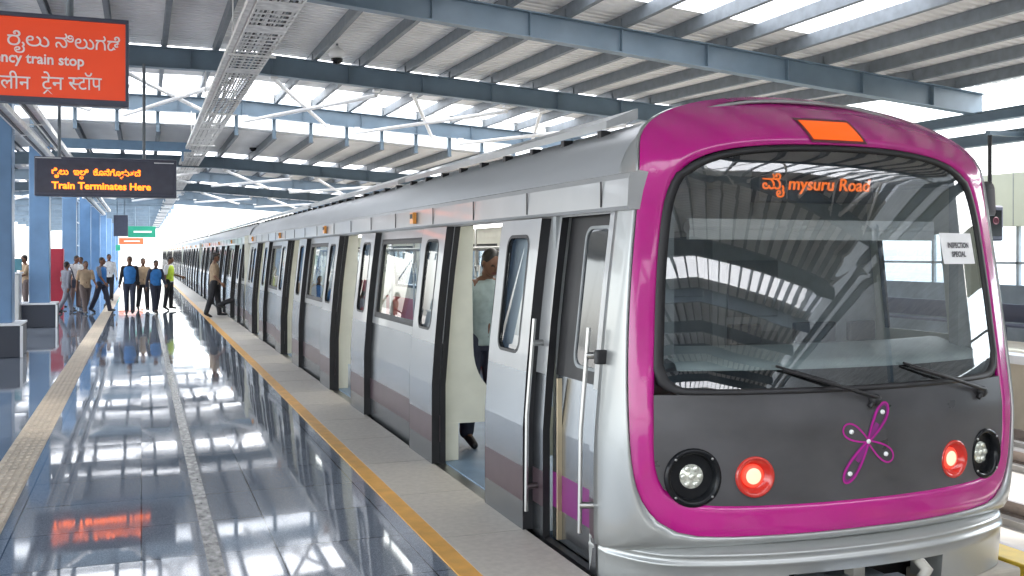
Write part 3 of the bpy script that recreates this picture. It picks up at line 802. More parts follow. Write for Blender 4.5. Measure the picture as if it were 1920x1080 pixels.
# emblem: four petal loops round a centre with white dots
def on(dx, z, off): return Vector((CXT + dx, fy(dx, z) - off, z))
b = MB()
ec = (0.0, .785); arms = [((.105, .945), .060, .058), ((-.115, .845), .058, .05), ((.125, .705), .058, .05), ((-.125, .610), .058, .055)]
def ribbon(pts, wd, off, mi=0):
    L = []; Rr = []
    for i, p in enumerate(pts):
        d = (Vector(pts[min(i + 1, len(pts) - 1)]) - Vector(pts[max(i - 1, 0)])).normalized(); nrm = Vector((-d.y, d.x)) * wd / 2
        L.append(on(p[0] + nrm.x, p[1] + nrm.y, off)); Rr.append(on(p[0] - nrm.x, p[1] - nrm.y, off))
    b.grid([L, Rr], mi)
for k, (c, r, ln) in enumerate(arms):
    d = Vector(c) - Vector(ec); D = d.length; u = d / D; v = Vector((-u.y, u.x)); pts = []
    for i in range(33):
        a_ = math.pi - 2 * math.pi * (i / 32)
        s_ = .5 + .5 * math.cos(a_)          # 0 at the centre, 1 at the tip
        along = s_ * (D + r); wdt = r * math.sin(a_) * (.30 + .70 * s_) * (1.0 if k in (1, 2) else .9)
        p = Vector(ec) + u * along + v * wdt
        pts.append((p.x, p.y))
    ribbon(pts, .010, .006)
    if k in (0, 3):
        inner = [(Vector(ec) + (Vector(p) - Vector(ec)) * .97) for p in pts]
        ribbon([(p.x, p.y) for p in inner], .022, .0045, 1)
        ribbon([(Vector(ec) + u * D * q)[:2] for q in (.05, .25, .45, .62)], .03, .005, 1)
for c in [ec] + [a_[0] for a_ in arms]:
    b.lathe([(.013, .0), (.013, .010), (.002, .011)], on(c[0], c[1], .0), (0, -1, 0), 14, 2)
b.build('emblem', [mat('emblem magenta', (.42, .01, .26), .3), mat('emblem purple', (.20, .02, .17), .35), 'white'], train)
# brow sign
b = MB(); n = 8
def patch(x0, x1, z0, z1, off, mi, b=b):
    b.grid([[on(x0 + (x1 - x0) * i / n, z0 + (z1 - z0) * j / n, off) for i in range(n + 1)] for j in range(n + 1)], mi)
patch(-.20, .20, 2.50, 2.665, .016, 0); bs = b.build('brow_display', [mat('dim brow frame', (.10, .03, .05), .4)], train)
b = MB(); n = 8; patch(-.178, .178, 2.517, 2.648, .020, 0, b); b.build('display_glow', 'orangeglow', bs)
# wipers
for (x0, z0, x1, z1) in ((.06, 1.03, -.54, 1.205), (.99, 1.015, .31, 1.195)):
    b = MB()
    pts = [on(x0 + (x1 - x0) * i / 10, z0 + (z1 - z0) * i / 10, .035 + .02 * math.sin(math.pi * i / 10)) for i in range(11)]
    b.tube(pts, [.013 - .0006 * i for i in range(11)], 8)
    b.lathe([(.034, -.005), (.034, .03), (.02, .045), (.002, .047)], on(x0 - .01, z0 - .012, 0), (0, -1, 0), 16)
    b.tube([on(x0 - .05, z0 - .05, .012), on(x0, z0, .03)], .016, 8)
    wp = b.build('wiper', 'black', train)
    b = MB(); ux, uz = (x1 - x0), (z1 - z0)
    pts = [on(x0 + ux * (.45 + .6 * i / 8), z0 + uz * (.45 + .6 * i / 8) + .012, .022) for i in range(9)]
    b.tube(pts, .008, 6); b.build('wiper_blade', 'black', wp)
# bumper with double lip and coupler opening
def bump_out(z, grow):                       # right to left front outline at bumper level
    pts = []
    for i in range(41):
        u = -1 + 2 * i / 40; dx = 1.40 * math.sin(u * math.pi / 2)
        pts.append(Vector((CXT + dx, Y0 - .03 - grow + .34 * abs(dx / 1.4) ** 2.4 + .22 * max(0, (abs(dx) - 1.1) / .3) ** 2.5, z)))
    return [Vector((CXT - 1.41 - grow * .2, 5.3, z))] + pts + [Vector((CXT + 1.41 + grow * .2, 5.3, z))]
b = MB()
b.grid([bump_out(z, g) for z, g in ((.25, -.06), (.217, .0), (.210, .010), (.202, .012), (.195, .005), (.172, .007), (.165, .024), (.152, .026), (.142, .014), (.09, .010))], 0)
lo = [(.09, .010), (.0, .0), (-.10, -.01)]
rows = [bump_out(z, g) for z, g in lo]
N = len(rows[0])
cutL = min(range(N), key=lambda i: abs(rows[0][i].x - (CXT - .56))); cutR = min(range(N), key=lambda i: abs(rows[0][i].x - (CXT + .52)))
b.grid([r[:cutL + 1] for r in rows], 0); b.grid([r[cutR:] for r in rows], 0)
# inward return of the opening
for i in (cutL, cutR): b.quad([rows[0][i], rows[2][i], rows[2][i] + Vector((0, .25, 0)), rows[0][i] + Vector((0, .25, 0))])
b.grid([rows[0][cutL:cutR + 1], [p + Vector((0, .25, 0)) for p in rows[0][cutL:cutR + 1]]], 0)
b.build('bumper', 'silver', train, solid=0)
b = MB()
b.box(CXT - 1.3, CXT + 1.3, 5.05, 5.1, -1.0, .25); b.build('underframe_bulkhead', 'black', train)
skm = mat('dusty beige skirt', (.40, .37, .31), .6, var=.15)
b = MB(); b.box(CXT + .62, CXT + 1.28, 4.72, 5.0, -.75, -.104); b.build('skirt', skm, train, bevel=.02)
b = MB(); b.box(CXT - 1.28, CXT - .62, 4.80, 5.0, -.75, -.104); b.build('skirt', skm, train, bevel=.02)
b = MB()
b.box(CXT - .23, CXT + .23, 4.36, 4.62, -.16, .02); b.box(CXT - .18, CXT + .18, 4.62, 5.05, -.12, .0); b.box(CXT - .30, CXT + .30, 4.30, 4.37, -.20, .03)
cp = b.build('coupler', mat('coupler steel', (.38, .41, .45), .4, metal=.6, var=.25), train, bevel=.02)
b = MB(); b.tube([(CXT + .36, 4.62, -.1), (CXT + .33, 4.5, .05), (CXT + .40, 4.7, .09), (CXT + .42, 5.0, .07)], .035, 8); b.box(CXT - .05, CXT + .03, 4.66, 4.74, .001, .06); b.build('hose', 'beige', cp)

# --- cab interior
b = MB()
b.box(CXT - 1.2, CXT + 1.2, 4.98, 6.06, .0, .04)
b.build('cab_floor', 'cabdark', train)
YBW = 6.06
b = MB()
b.box(CXT - 1.30, CXT + 1.30, YBW, YBW + .05, .04, 2.3)
b.box(CXT - 1.2, CXT + 1.2, 5.0, YBW, 2.3, 2.33)
b.build('cab_back_wall', 'cabgrey', train)
b = MB()
for (x0, x1, z0, z1) in ((-.62, -.12, .2, 2.0), (-.55, -.2, 1.55, 1.95), (.0, .42, 1.4, 1.8), (.0, .42, .9, 1.3), (-1.1, -.75, 1.2, 1.9)):
    b.box(CXT + x0, CXT + x1, YBW - .02 - (.01 if z0 > 1.5 else 0), YBW - .002, z0, z1)
b.build('cab_cupboards', mat('cab cupboard grey', (.17, .18, .185), .5, var=.15), train, bevel=.006)
b = MB()
N = 24
desk = lambda f_, z, k=1.: [Vector((CXT + (-1.08 + 2.16 * i / N) * k, fy((-1.08 + 2.16 * i / N), 1.2) + f_, z)) for i in range(N + 1)]
b.grid([desk(.05, .9), desk(.05, 1.205), desk(.07, 1.235), desk(.13, 1.25), desk(.40, 1.30), desk(.46, 1.30), desk(.50, 1.27), desk(.55, .9)])
b.build('dashboard', 'dash', train)
b = MB()
for x, w_ in ((-.5, .22), (.0, .3), (.35, .2)): b.box(CXT + x - w_ / 2, CXT + x + w_ / 2, 5.06, 5.10, 1.31, 1.43)
b.build('desk_screens', 'cabdark', train, bevel=.01)
b = MB()
b.tube([(CXT - .92, 5.03, 2.00), (CXT + .85, 5.03, 2.00)], .035, 10); b.box(CXT - .92, CXT + .85, 5.0, 5.03, 1.93, 2.05); b.build('sun_blind', mat('pale sun blind', (.62, .62, .61), .5), train)
b = MB(); b.box(CXT - .50, CXT + .32, 4.93, 5.02, 2.15, 2.36); rs = b.build('route_display', 'cabdark', train, bevel=.01)
b = MB(); add_text(b, 'ಮೈ', .115, CXT - .48, 2.225, 4.926, .0008); b.build('lettering', 'amberdim', rs); b = MB(); add_text(b, 'mysuru Road', .105, CXT - .30, 2.225, 4.926, .0015, width=.58, shear=.15); b.build('lettering', 'amberdim', rs)
b = MB()
for s_ in (-1, 1): b.box(CXT + s_ * 1.08 - .05, CXT + s_ * 1.08 + .05, 4.98, 5.06, 1.2, 2.3)
b.build('cab_pillar', 'cabgrey', train)
# notice behind the glass
b = MB(); xs = [.70 + .34 * i / 4 for i in range(5)]
NB = [Vector((.69, 1.975)), Vector((1.02, 1.975)), Vector((1.045, 1.785)), Vector((.715, 1.785))]
b.quad([P3(p, .010) for p in (NB[3], NB[2], NB[1], NB[0])])
nt_ = b.build('paper_notice', 'paper', train, solid=.002)
b = MB()
for s_, zz, w_ in (('INSPECTION', 1.885, .22), ('SPECIAL', 1.83, .15)):
    vs, fs = text_mesh(s_, .045, .0015); lo_ = min(v.x for v in vs); k = w_ / (max(v.x for v in vs) - lo_); o_ = len(b.v)
    for v in vs:
        q = Vector((.872 - w_ / 2 + (v.x - lo_) * k, zz + v.y)); b.v.append(tuple(P3(q, .0125)))
    for f_ in fs: b.f.append(tuple(o_ + i for i in f_)); b.m.append(0); b.sm.append(False)
b.build('lettering', 'ink', nt_)

# --- coaches
def rrect(y0, y1, z0, z1, r, n=6):
    pts = []
    for cy, cz, a0 in ((y1 - r, z1 - r, 0), (y0 + r, z1 - r, 90), (y0 + r, z0 + r, 180), (y1 - r, z0 + r, 270)):
        for k in range(n + 1): a_ = R(a0 + 90 * k / n); pts.append((cy + r * math.cos(a_), cz + r * math.sin(a_)))
    return pts
def orect(y0, y1, z0, z1, n=6):
    """outer rectangle sampled to match rrect's corners"""
    pts = []
    for (cy, cz, ay, az, by, bz) in ((y1, z1, y1, None, None, z1), (y0, z1, None, z1, y0, None), (y0, z0, y0, None, None, z0), (y1, z0, None, z0, y1, None)):
        pts += [(cy, cz)] * (n + 1)
    return pts
def side(y, z, off, s=-1): return (CXT + s * (hw(z) + off), y, z)
def leaf_mesh(y0, y1):
    b = MB(); o_, i_ = .070, .028; z0, zm, z1 = .01, 1.06, 2.085
    wy0, wy1, wz0, wz1 = y0 + .17, y1 - .17, 1.16, 1.98
    def sheet_(off, flip):
        H = rrect(wy0, wy1, wz0, wz1, .09); n = len(H)
        # ring from the hole to a rounded-out rectangle whose edge points are projected
        Oq = []
        cy, cz = (y0 + y1) / 2, (wz0 + wz1) / 2
        for (yy_, zz_) in H:
            fy_ = (yy_ - cy) / ((wy1 - wy0) / 2); fz_ = (zz_ - cz) / ((wz1 - wz0) / 2)
            Oq.append((yy_, zz_, fy_, fz_))
        out = []
        for k, (yy_, zz_, a_, c_) in enumerate(Oq):
            q = k % 7; cr = k // 7
            sy = 1 if cr in (0, 3) else -1; sz_ = 1 if cr in (0, 1) else -1
            Yc = y1 if sy > 0 else y0; Zc = z1 if sz_ > 0 else zm
            if q == 3: out.append((Yc, Zc))
            else:
                first = q < 3
                horiz_first = cr in (0, 2)     # corner arc starts on the vertical side for cr 0 and 2
                onv = first if horiz_first else not first
                out.append((Yc, zz_) if onv else (yy_, Zc))
        b.grid([[side(p[0], p[1], off) for p in H], [side(p[0], p[1], off) for p in out]], 0, True, False, flip)
        zs = [z0, .2, .43, .7, .9, zm]
        for za, zb_ in zip(zs[:-1], zs[1:]):
            mi = 2 if (za == .2) else 1
            b.quad([side(y0, za, off), side(y1, za, off), side(y1, zb_, off), side(y0, zb_, off)], mi)
    sheet_(o_, False); sheet_(i_, True)
    H = rrect(wy0, wy1, wz0, wz1, .09)
    b.grid([[side(p[0], p[1], o_ + .002) for p in H], [side(p[0], p[1], i_) for p in H]], 3, True, False)
    Hs = rrect(wy0 + .022, wy1 - .022, wz0 + .022, wz1 - .022, .07)
    b.grid([[side(p[0], p[1], o_ + .003) for p in H], [side(p[0], p[1], o_ + .003) for p in Hs]], 3, True, False)
    b.quad([side(p[0], p[1], o_ - .012) for p in Hs], 4)
    zs = [z0, .7, zm, 1.4, 1.7, z1]
    for za, zb_ in zip(zs[:-1], zs[1:]):       # black rubber edges
        for y in (y0, y1):
            b.quad([side(y, za, o_ + .001), side(y, za, .0), side(y, zb_, .0), side(y, zb_, o_ + .001)], 3)
    b.quad([side(y0, z1, o_), side(y1, z1, o_), side(y1, z1, 0), side(y0, z1, 0)], 3)
    b.quad([side(y0, z0, o_), side(y1, z0, o_), side(y1, z0, 0), side(y0, z0, 0)], 3)
    return b
def wall(b, s, ys, ye, holes, thick=.05):
    Y_ = sorted({ys, ye} | {q for h in holes for q in h[:2]}); Z_ = sorted({-.10, .2, .43, .7, 1.06, 1.4, 1.7, 2.10, 2.30} | {q for h in holes for q in h[2:4]})
    for ya, yb in zip(Y_[:-1], Y_[1:]):
        for za, zb_ in zip(Z_[:-1], Z_[1:]):
            my, mz = (ya + yb) / 2, (za + zb_) / 2
            if any(h[0] < my < h[1] and h[2] < mz < h[3] for h in holes): continue
            mi = 2 if .2 < mz < .43 else (1 if mz < 1.06 else 0)
            q = [side(ya, za, 0, s), side(yb, za, 0, s), side(yb, zb_, 0, s), side(ya, zb_, 0, s)]
            p = [side(ya, za, -thick, s), side(yb, za, -thick, s), side(yb, zb_, -thick, s), side(ya, zb_, -thick, s)]
            b.quad(q, mi); b.quad(p[::-1], 3)
    for h in holes:                            # reveals
        zs = [h[2]] + [z for z in (.7, 1.4, 1.7) if h[2] < z < h[3]] + [h[3]]
        for za, zb_ in zip(zs[:-1], zs[1:]):
            for y in h[:2]: b.quad([side(y, za, 0, s), side(y, za, -thick, s), side(y, zb_, -thick, s), side(y, zb_, 0, s)], 4)
        for z in h[2:4]: b.quad([side(h[0], z, 0, s), side(h[1], z, 0, s), side(h[1], z, -thick, s), side(h[0], z, -thick, s)], 4)
DC = [7.7, 12.75, 17.8, 22.85]
YE = 26.0
def coach(lead):
    ys = YO if lead else 5.25
    doors = [(c - .70, c + .70, .0, 2.085) for c in DC]
    wins = [(c + 1.62, c + 3.45, 1.14, 2.0) for c in DC[:3]]
    wins += [(24.4, 25.5, 1.14, 2.0)]
    if not lead: wins.append((5.4, 6.1, 1.14, 2.0))
    cab = [(5.30, 6.02, .0, 2.085)] if lead else []
    b = MB()
    wall(b, -1, ys, YE, doors + wins + cab); wall(b, 1, ys, YE, wins + ([(5.36, 5.98, 1.30, 1.98)] if lead else []) + [(c - .45, c + .45, 1.16, 1.98) for c in DC])
    # roof
    prof = [(1.258, 2.30), (1.235, 2.38), (1.17, 2.50), (1.02, 2.61), (.8, 2.70), (.45, 2.78), (.2, 2.80)]
    full = [(-x, z) for x, z in prof] + [(x, z) for x, z in prof[::-1]]
    b.grid([[(CXT + x, ys, z) for x, z in full], [(CXT + x, YE, z) for x, z in full]], 5)
    b.box(CXT - 1.35, CXT + 1.35, ys + (.9 if lead else 0), YE, -.05, .015, 6)
    b.box(CXT - 1.24, CXT + 1.24, ys + (.9 if lead else 0), YE, 2.24, 2.27, 3)
    for y in ((YE - .03, YE),) + (() if lead else ((ys, ys + .03),)):
        b.box(CXT - 1.38, CXT - .5, y[0], y[1], -.05, 2.3, 3); b.box(CXT + .5, CXT + 1.22, y[0], y[1], -.05, 2.3, 3); b.box(CXT - .5, CXT + .5, y[0], y[1], 2.05, 2.3, 3)
    b.box(CXT - 1.38, CXT + 1.38, ys + .4, YE, -.6, -.101, 4)
    c = b.build('coach', ['silverlight', 'steel', 'mauve', 'cream', 'black', 'roofgrey', 'bluefloor'], train)
    # cantrail band with its drip edge
    b = MB(); yb0 = 4.97 if lead else ys
    def off(y): return .035
    ring = [(2.095, .0), (2.095, .05), (2.115, .062), (2.27, .062), (2.30, .05), (2.315, .0)]
    b.grid([[side(y, z, o_) for z, o_ in ring] for y in (yb0, YE)], 0, sm=False)
    b.quad([side(yb0, z, o_) for z, o_ in ring] + [(CXT - 1.15, yb0, 2.3), (CXT - 1.15, yb0, 2.1)])
    b.grid([[side(y, z, o_, 1) for z, o_ in ring] for y in (yb0, YE)], 0, sm=False)
    for c_ in DC:
        for d_ in (-2.4, -1.2, .0, 1.2): b.box(CXT - 1.336, CXT - 1.330, c_ + d_, c_ + d_ + .012, 2.12, 2.27, 1)
    b.build('cantrail', ['silverlight', 'black'], c, fix=False)
    # roof shroud with brackets
    b = MB()
    segs = [(5.9, 11.2), (11.55, 18.0), (18.3, 25.6)]
    for y0, y1 in segs:
        x = CXT - .98
        b.hexa([(x - .03, y0, 2.665), (x + .2, y0, 2.74), (x + .2, y1, 2.74), (x - .03, y1, 2.665), (x - .03, y0, 2.715), (x + .2, y0, 2.81), (x + .2, y1, 2.81), (x - .03, y1, 2.715)], 0)
        y = y0 + .1
        while y < y1: b.box(x - .02, x + .05, y, y + .06, 2.60, 2.665, 1); y += .62
    b.build('roof_shroud', ['silverlight', 'black'], c)
    # saloon windows
    for (y0, y1, z0, z1) in wins:
        for s in (-1, 1):
            b = MB()
            H = rrect(y0 + .02, y1 - .02, z0 + .02, z1 - .02, .06); Hs = rrect(y0 + .05, y1 - .05, z0 + .05, z1 - .05, .05); Ho = rrect(y0 - .006, y1 + .006, z0 - .006, z1 + .006, .012)
            b.grid([[side(p[0], p[1], .003, s) for p in Ho], [side(p[0], p[1], .006, s) for p in H], [side(p[0], p[1], .0, s) for p in Hs], [side(p[0], p[1], -.03, s) for p in Hs]], 0, True, False)
            b.quad([side(p[0], p[1], -.012, s) for p in Hs], 1)
            b.build('window', ['black', 'glass'], c)
    for c_ in DC:
        b = MB(); y0, y1, z0, z1 = c_ - .45, c_ + .45, 1.16, 1.98
        b.quad([side(y0, z0, -.01, 1), side(y1, z0, -.01, 1), side(y1, z1, -.01, 1), side(y0, z1, -.01, 1)], 0); b.build('far_door_window', 'glass', c)
    # door leaves, slid open along the outside
    for c_ in DC:
        leaf_mesh(c_ - 1.50, c_ - .72).build('door_leaf', ['silverlight', 'steel', 'mauve', 'black', 'glass'], c)
        leaf_mesh(c_ + .72, c_ + 1.50).build('door_leaf', ['silverlight', 'steel', 'mauve', 'black', 'glass'], c)
        b = MB(); b.box(CXT - 1.475, CXT - 1.2, c_ - .72, c_ + .72, -.03, .005); b.box(CXT - 1.48, CXT - 1.39, c_ - 1.5, c_ + 1.5, -.07, -.031, 1)
        b.build('door_sill', ['chrome', 'black'], c)
        b = MB(); x = CXT - 1.337
        b.box(x - .035, x + .0, c_ + 1.78, c_ + 1.90, 2.14, 2.25, 0); b.box(x - .04, x - .036, c_ + 1.80, c_ + 1.88, 2.19, 2.235, 1); b.build('door_lamp', [mat('amber lamp lens', (.75, .30, .05), .3, var=.05), 'black'], c)
        # draught screens with a scooped upper edge either side of the doorway
        for s in (-1, 1):
            yy_ = c_ + s * .80
            pts = [(-1.36, .34), (-.80, .34), (-.80, .60)]
            for k in range(9): a_ = math.pi / 2 * k / 8; pts.append((-.80 - .28 * math.sin(a_), 1.02 - .42 * math.cos(a_)))
            pts += [(-1.08, 1.02), (-1.09, 1.6), (-1.07, 2.24), (-1.25, 2.24), (-1.30, 1.6), (-1.36, .9)]
            b = MB(); b.quad([(CXT + x, yy_ - .02, z) for x, z in pts]); b.quad([(CXT + x, yy_ + .02, z) for x, z in pts[::-1]])
            b.grid([[(CXT + x, yy_ - .02, z) for x, z in pts], [(CXT + x, yy_ + .02, z) for x, z in pts]], 0, True, False)
            b.box(CXT - 1.35, CXT - 1.22, yy_ - .025, yy_ + .025, .016, .345)
            b.build('draught_screen', 'cream', c)
    # benches
    for i in range(3):
        y0, y1 = DC[i] + .95, DC[i + 1] - .95
        for s in (-1, 1):
            b = MB(); x = CXT + s * 1.33
            b.box(min(x, x - s * .46), max(x, x - s * .46), y0, y1, .38, .44); b.box(min(x, x - s * .06), max(x, x - s * .06), y0, y1, .44, .92)
            b.box(min(x, x - s * .1), max(x, x - s * .1), y0, y1, .015, .38)
            b.build('bench_seat', 'seat', c, bevel=.015)
    b = MB()
    for s in (-1, 1):
        b.tube([(CXT + s * .62, 6.6, 1.9), (CXT + s * .62, YE - .3, 1.9)], .017, 8)
        for c_ in DC:
            for d_ in (-.8, .8): b.tube([(CXT + s * .62, c_ + d_, .015), (CXT + s * .62, c_ + d_, 2.24)], .017, 8)
        y = 6.8
        while y < YE - .4: b.box(CXT + s * .62 - .012, CXT + s * .62 + .012, y, y + .03, 1.72, 1.9); b.tube([(CXT + s * .62, y - .05, 1.60), (CXT + s * .62, y - .05, 1.72), (CXT + s * .62, y + .08, 1.72), (CXT + s * .62, y + .08, 1.60), (CXT + s * .62, y - .05, 1.60)], .01, 6); y += .42
    b.build('grab_rail', 'chrome', c)
    b = MB()
    for s in (-1, 1): b.box(CXT + s * .5 - .09, CXT + s * .5 + .09, ys + 1.2, YE - .3, 2.20, 2.235)
    b.build('ceiling_lamp', 'lampwhite', c)
    b = MB(); b.box(CXT - .75, CXT + .75, YE + .002, YE + .28, -.1, 2.2); b.build('gangway', 'black', c)
    if lead:
        b = MB()
        zz_ = [.0, .3, .7, 1.06, 1.4, 1.7, 2.09]
        for za, zb_ in zip(zz_[:-1], zz_[1:]): b.quad([side(5.195, za, .003), side(5.203, za, .003), side(5.203, zb_, .003), side(5.195, zb_, .003)])
        b.build('body_seam', 'black', c)
        # cab door set back in the body side
        b = MB(); o_ = -.07
        b.quad([side(5.30, .0, o_), side(6.02, .0, o_), side(6.02, .2, o_), side(5.30, .2, o_)], 0)
        b.quad([side(5.30, .2, o_), side(6.02, .2, o_), side(6.02, .43, o_), side(5.30, .43, o_)], 1)
        for za, zb_ in ((.43, .7), (.7, 1.06)): b.quad([side(5.30, za, o_), side(6.02, za, o_), side(6.02, zb_, o_), side(5.30, zb_, o_)], 0)
        for za, zb_ in ((1.06, 1.4), (1.4, 1.7), (1.7, 2.085)): b.quad([side(5.30, za, o_), side(6.02, za, o_), side(6.02, zb_, o_), side(5.30, zb_, o_)], 2)
        b.box(CXT - 1.368, CXT - 1.338, 5.87, 5.89, .02, 1.05, 4)
        H = rrect(5.36, 5.74, 1.14, 2.02, .08); Hs = rrect(5.38, 5.72, 1.16, 2.0, .07)
        b.grid([[side(p[0], p[1], o_ + .002) for p in H], [side(p[0], p[1], o_ + .014) for p in H], [side(p[0], p[1], o_ + .014) for p in Hs], [side(p[0], p[1], o_ + .004) for p in Hs]], 3, True, False)
        b.quad([side(p[0], p[1], o_ + .005) for p in Hs], 5)
        b.build('cab_door', ['steel', 'purple', 'black', 'cabgrey', mat('brass strip', (.55, .45, .30), .35, metal=.7), mat('tinted cab door glass', (.03, .035, .04), .05, var=0, spec=1.6)], c)
        for y, z0, z1 in ((6.10, .16, 1.42), (5.25, .24, 1.42)):
            b = MB(); o_ = .085
            b.tube([side(y, z0 + .0, o_), side(y, (z0 + z1) / 2, o_), side(y, z1, o_)], .0135, 10)
            for z in (z0 + .16, z1 - .16): b.tube([side(y, z, o_), side(y + (.03 if y > 5.6 else -.04), z, -.02)], .02, 8)
            b.build('grab_handle', 'chrome', c)
        b = MB(); b.box(CXT - 1.445, CXT - 1.36, 5.12, 5.17, 1.22, 1.30); b.build('door_switch', 'black', c, bevel=.01)
    return c
lead = coach(True)
second = coach(False)
second.location.y += 21.1
lead_y = 21.1
for k in range(2, 6):
    c = second.copy(); COL.objects.link(c); c.parent = train; c.location.y = second.location.y + 21.1 * (k - 1)
    for ch in second.children:
        d = ch.copy(); COL.objects.link(d); d.parent = c

# ------------------------------------------------------------------ people
def mixm(name, col, rough=.8): return mat(name, col, rough, var=.15, scale=14)
SK = mat('brown skin', (.16, .075, .045), .55, var=.08, scale=10); EYE = mat('dark eyes', (.01, .008, .008), .3, var=0); LIP = mat('lips', (.13, .04, .035), .5, var=0)
HAIR = mat('black hair', (.010, .009, .009), .5, var=.2); SHOE = mat('black shoes', (.012, .012, .013), .35, var=.1)
def remesh(mb, name, mats, parent, vox, subs=None, cut=None):
    o = mb.build(name, mats, parent, local=True)
    m = o.modifiers.new('r', 'REMESH'); m.mode = 'VOXEL'; m.voxel_size = vox; m.use_smooth_shade = True
    s_ = o.modifiers.new('s', 'SMOOTH'); s_.iterations = 3; s_.factor = .5
    bake(o)
    if not o.data.materials:
        for q in (mats if isinstance(mats, (list, tuple)) else [mats]): o.data.materials.append(q)
    return o
def drum(mb, fr, rows, n=18):
    R_ = [[fr(rx * math.cos(2 * math.pi * k / n), ry * math.sin(2 * math.pi * k / n), z) for k in range(n)] for z, rx, ry in rows]
    mb.grid(R_, 0, True); mb.quad(R_[0][::-1]); mb.quad(R_[-1])
def person(label, loc, face, H=1.72, legs=((0, 0), (0, 0)), arms=((0, 8, 10), (0, 8, 10)), bend=0, head=0, top=None, pants=None, vest=None, long_sleeve=False, cap=None, bag=None, vox=.014, skirt=False, wide=1.):
    """face: heading in degrees, 0 looks towards the camera side (-Y); legs: (thigh forward, knee) deg for left/right; arms: (forward, outward, elbow)"""
    t = thing('person', label, 'person', loc, None, R(face)); S = H / 1.75
    fw = Vector((0, -1, 0)); up = Vector((0, 0, 1))
    def rotx(v, deg): return Matrix.Rotation(R(deg), 3, 'X') @ Vector(v)       # positive deg swings a hanging limb forward (-Y)
    hipz = 0; J = {}
    lows = []
    for i, sx_ in ((0, 1), (1, -1)):
        th, kn = legs[i]
        hip = Vector((sx_ * .095 * S, 0, 0)); d1 = rotx((0, 0, -1), -th) ; d1 = Vector((0, -math.sin(R(th)), -math.cos(R(th))))
        knee = hip + d1 * .43 * S; a2 = th - kn; d2 = Vector((0, -math.sin(R(a2)), -math.cos(R(a2)))); ank = knee + d2 * .42 * S
        pitch = max(-50, min(25, -a2 * .6 if a2 < 0 else -a2 * .4))
        toe = ank + Vector((0, -.17 * math.cos(R(pitch)), -.045 + .17 * math.sin(R(pitch)) * (1 if a2 < 0 else -1) * (-1 if a2 < 0 else 1))) * S
        if a2 < -5: toe = ank + Vector((0, -.13, -.10)) * S
        J[i] = (hip, knee, ank, toe); lows.append(min(ank.z - .075 * S, toe.z - .03 * S))
    dz = -min(lows)
    for i in J: J[i] = tuple(p + Vector((0, 0, dz)) for p in J[i])
    pel = Vector((0, 0, dz + .02 * S))
    B = Matrix.Rotation(R(bend), 3, 'X')
    def tp(x, y, z): return pel + B @ Vector((x * S, y * S, z * S))
    chest = tp(0, 0, .32); neck = tp(0, .0, .52); hb = tp(0, -.015, .57)
    Hr = Matrix.Rotation(R(bend * .6 + head), 3, 'X'); hc = hb + Hr @ Vector((0, -.02, .105)) * S
    body = MB()
    body.capsule(tp(0, 0, -.02), tp(0, 0, .16), .125 * S * wide, .12 * S * wide, 14)
    body.ell(tp(0, 0, .36), (.165 * S * wide, .105 * S, .19 * S), 10, B)
    body.capsule(tp(-.14, 0, .45), tp(.14, 0, .45), .062 * S, .062 * S, 12)
    body.capsule(tp(0, .01, .44), hb + Hr @ Vector((0, 0, .03)) * S, .06 * S, .052 * S, 12)
    body.ell(hc, (.073 * S, .092 * S, .108 * S), 10, Hr)
    body.ell(hc + Hr @ Vector((0, -.028, -.062)) * S, (.052 * S, .06 * S, .048 * S), 8, Hr)
    body.capsule(hc + Hr @ Vector((0, -.088, .012)) * S, hc + Hr @ Vector((0, -.108, -.022)) * S, .010 * S, .016 * S, 8)
    for s_ in (-1, 1): body.ell(hc + Hr @ Vector((s_ * .075, .008, -.005)) * S, (.012 * S, .022 * S, .032 * S), 6, Hr)
    shirt = MB()
    drum(shirt, tp, [(-.07, .172 * wide, .128), (.02, .170 * wide, .125), (.12, .158 * wide, .120), (.25, .180 * wide, .130), (.36, .195 * wide, .130), (.43, .200 * wide, .112), (.48, .165 * wide, .095), (.51, .09, .075)])
    shirt.capsule(tp(0, .005, .46), tp(0, .0, .525), .075 * S, .062 * S, 12)
    hands = []
    for i, sx_ in ((0, 1), (1, -1)):
        f_, o_, el = arms[i]
        sh = tp(sx_ * .185 * wide, 0, .45)
        base = Vector((sx_ * math.sin(R(o_)), 0, -math.cos(R(o_))))
        d1 = B @ (Matrix.Rotation(R(-f_), 3, 'X') @ base) if False else (B @ Vector((base.x, -math.sin(R(f_)) * math.cos(R(o_)), -math.cos(R(f_)) * math.cos(R(o_)))))
        elb = sh + d1 * .29 * S; g = f_ + el
        d2 = B @ Vector((base.x * .6, -math.sin(R(g)), -math.cos(R(g)))); d2.normalize(); wr = elb + d2 * .25 * S
        body.capsule(sh, elb, .048 * S, .038 * S, 10); body.capsule(elb, wr, .038 * S, .026 * S, 10)
        sx2 = d2.cross(Vector((sx_, 0, 0)));  sd_ = sx2.normalized() if sx2.length > .1 else Vector((0, 1, 0))
        pal = wr + d2 * .075 * S
        body.capsule(wr, pal, .026 * S, .034 * S, 8); body.capsule(wr + sd_ * .012 * S, pal + sd_ * .02 * S, .02 * S, .022 * S, 8); body.capsule(wr - sd_ * .012 * S, pal - sd_ * .02 * S, .02 * S, .022 * S, 8)
        inw = Vector((-sx_, 0, 0))
        for k, ln in enumerate((.068, .08, .075, .058)):
            o2 = pal + sd_ * (-.03 + .02 * k) * S; m1 = o2 + d2 * ln * .55 * S + inw * .008 * S; m2 = m1 + d2 * ln * .5 * S + inw * .026 * S
            body.capsule(o2, m1, .0105 * S, .0095 * S, 6); body.capsule(m1, m2, .0095 * S, .008 * S, 6)
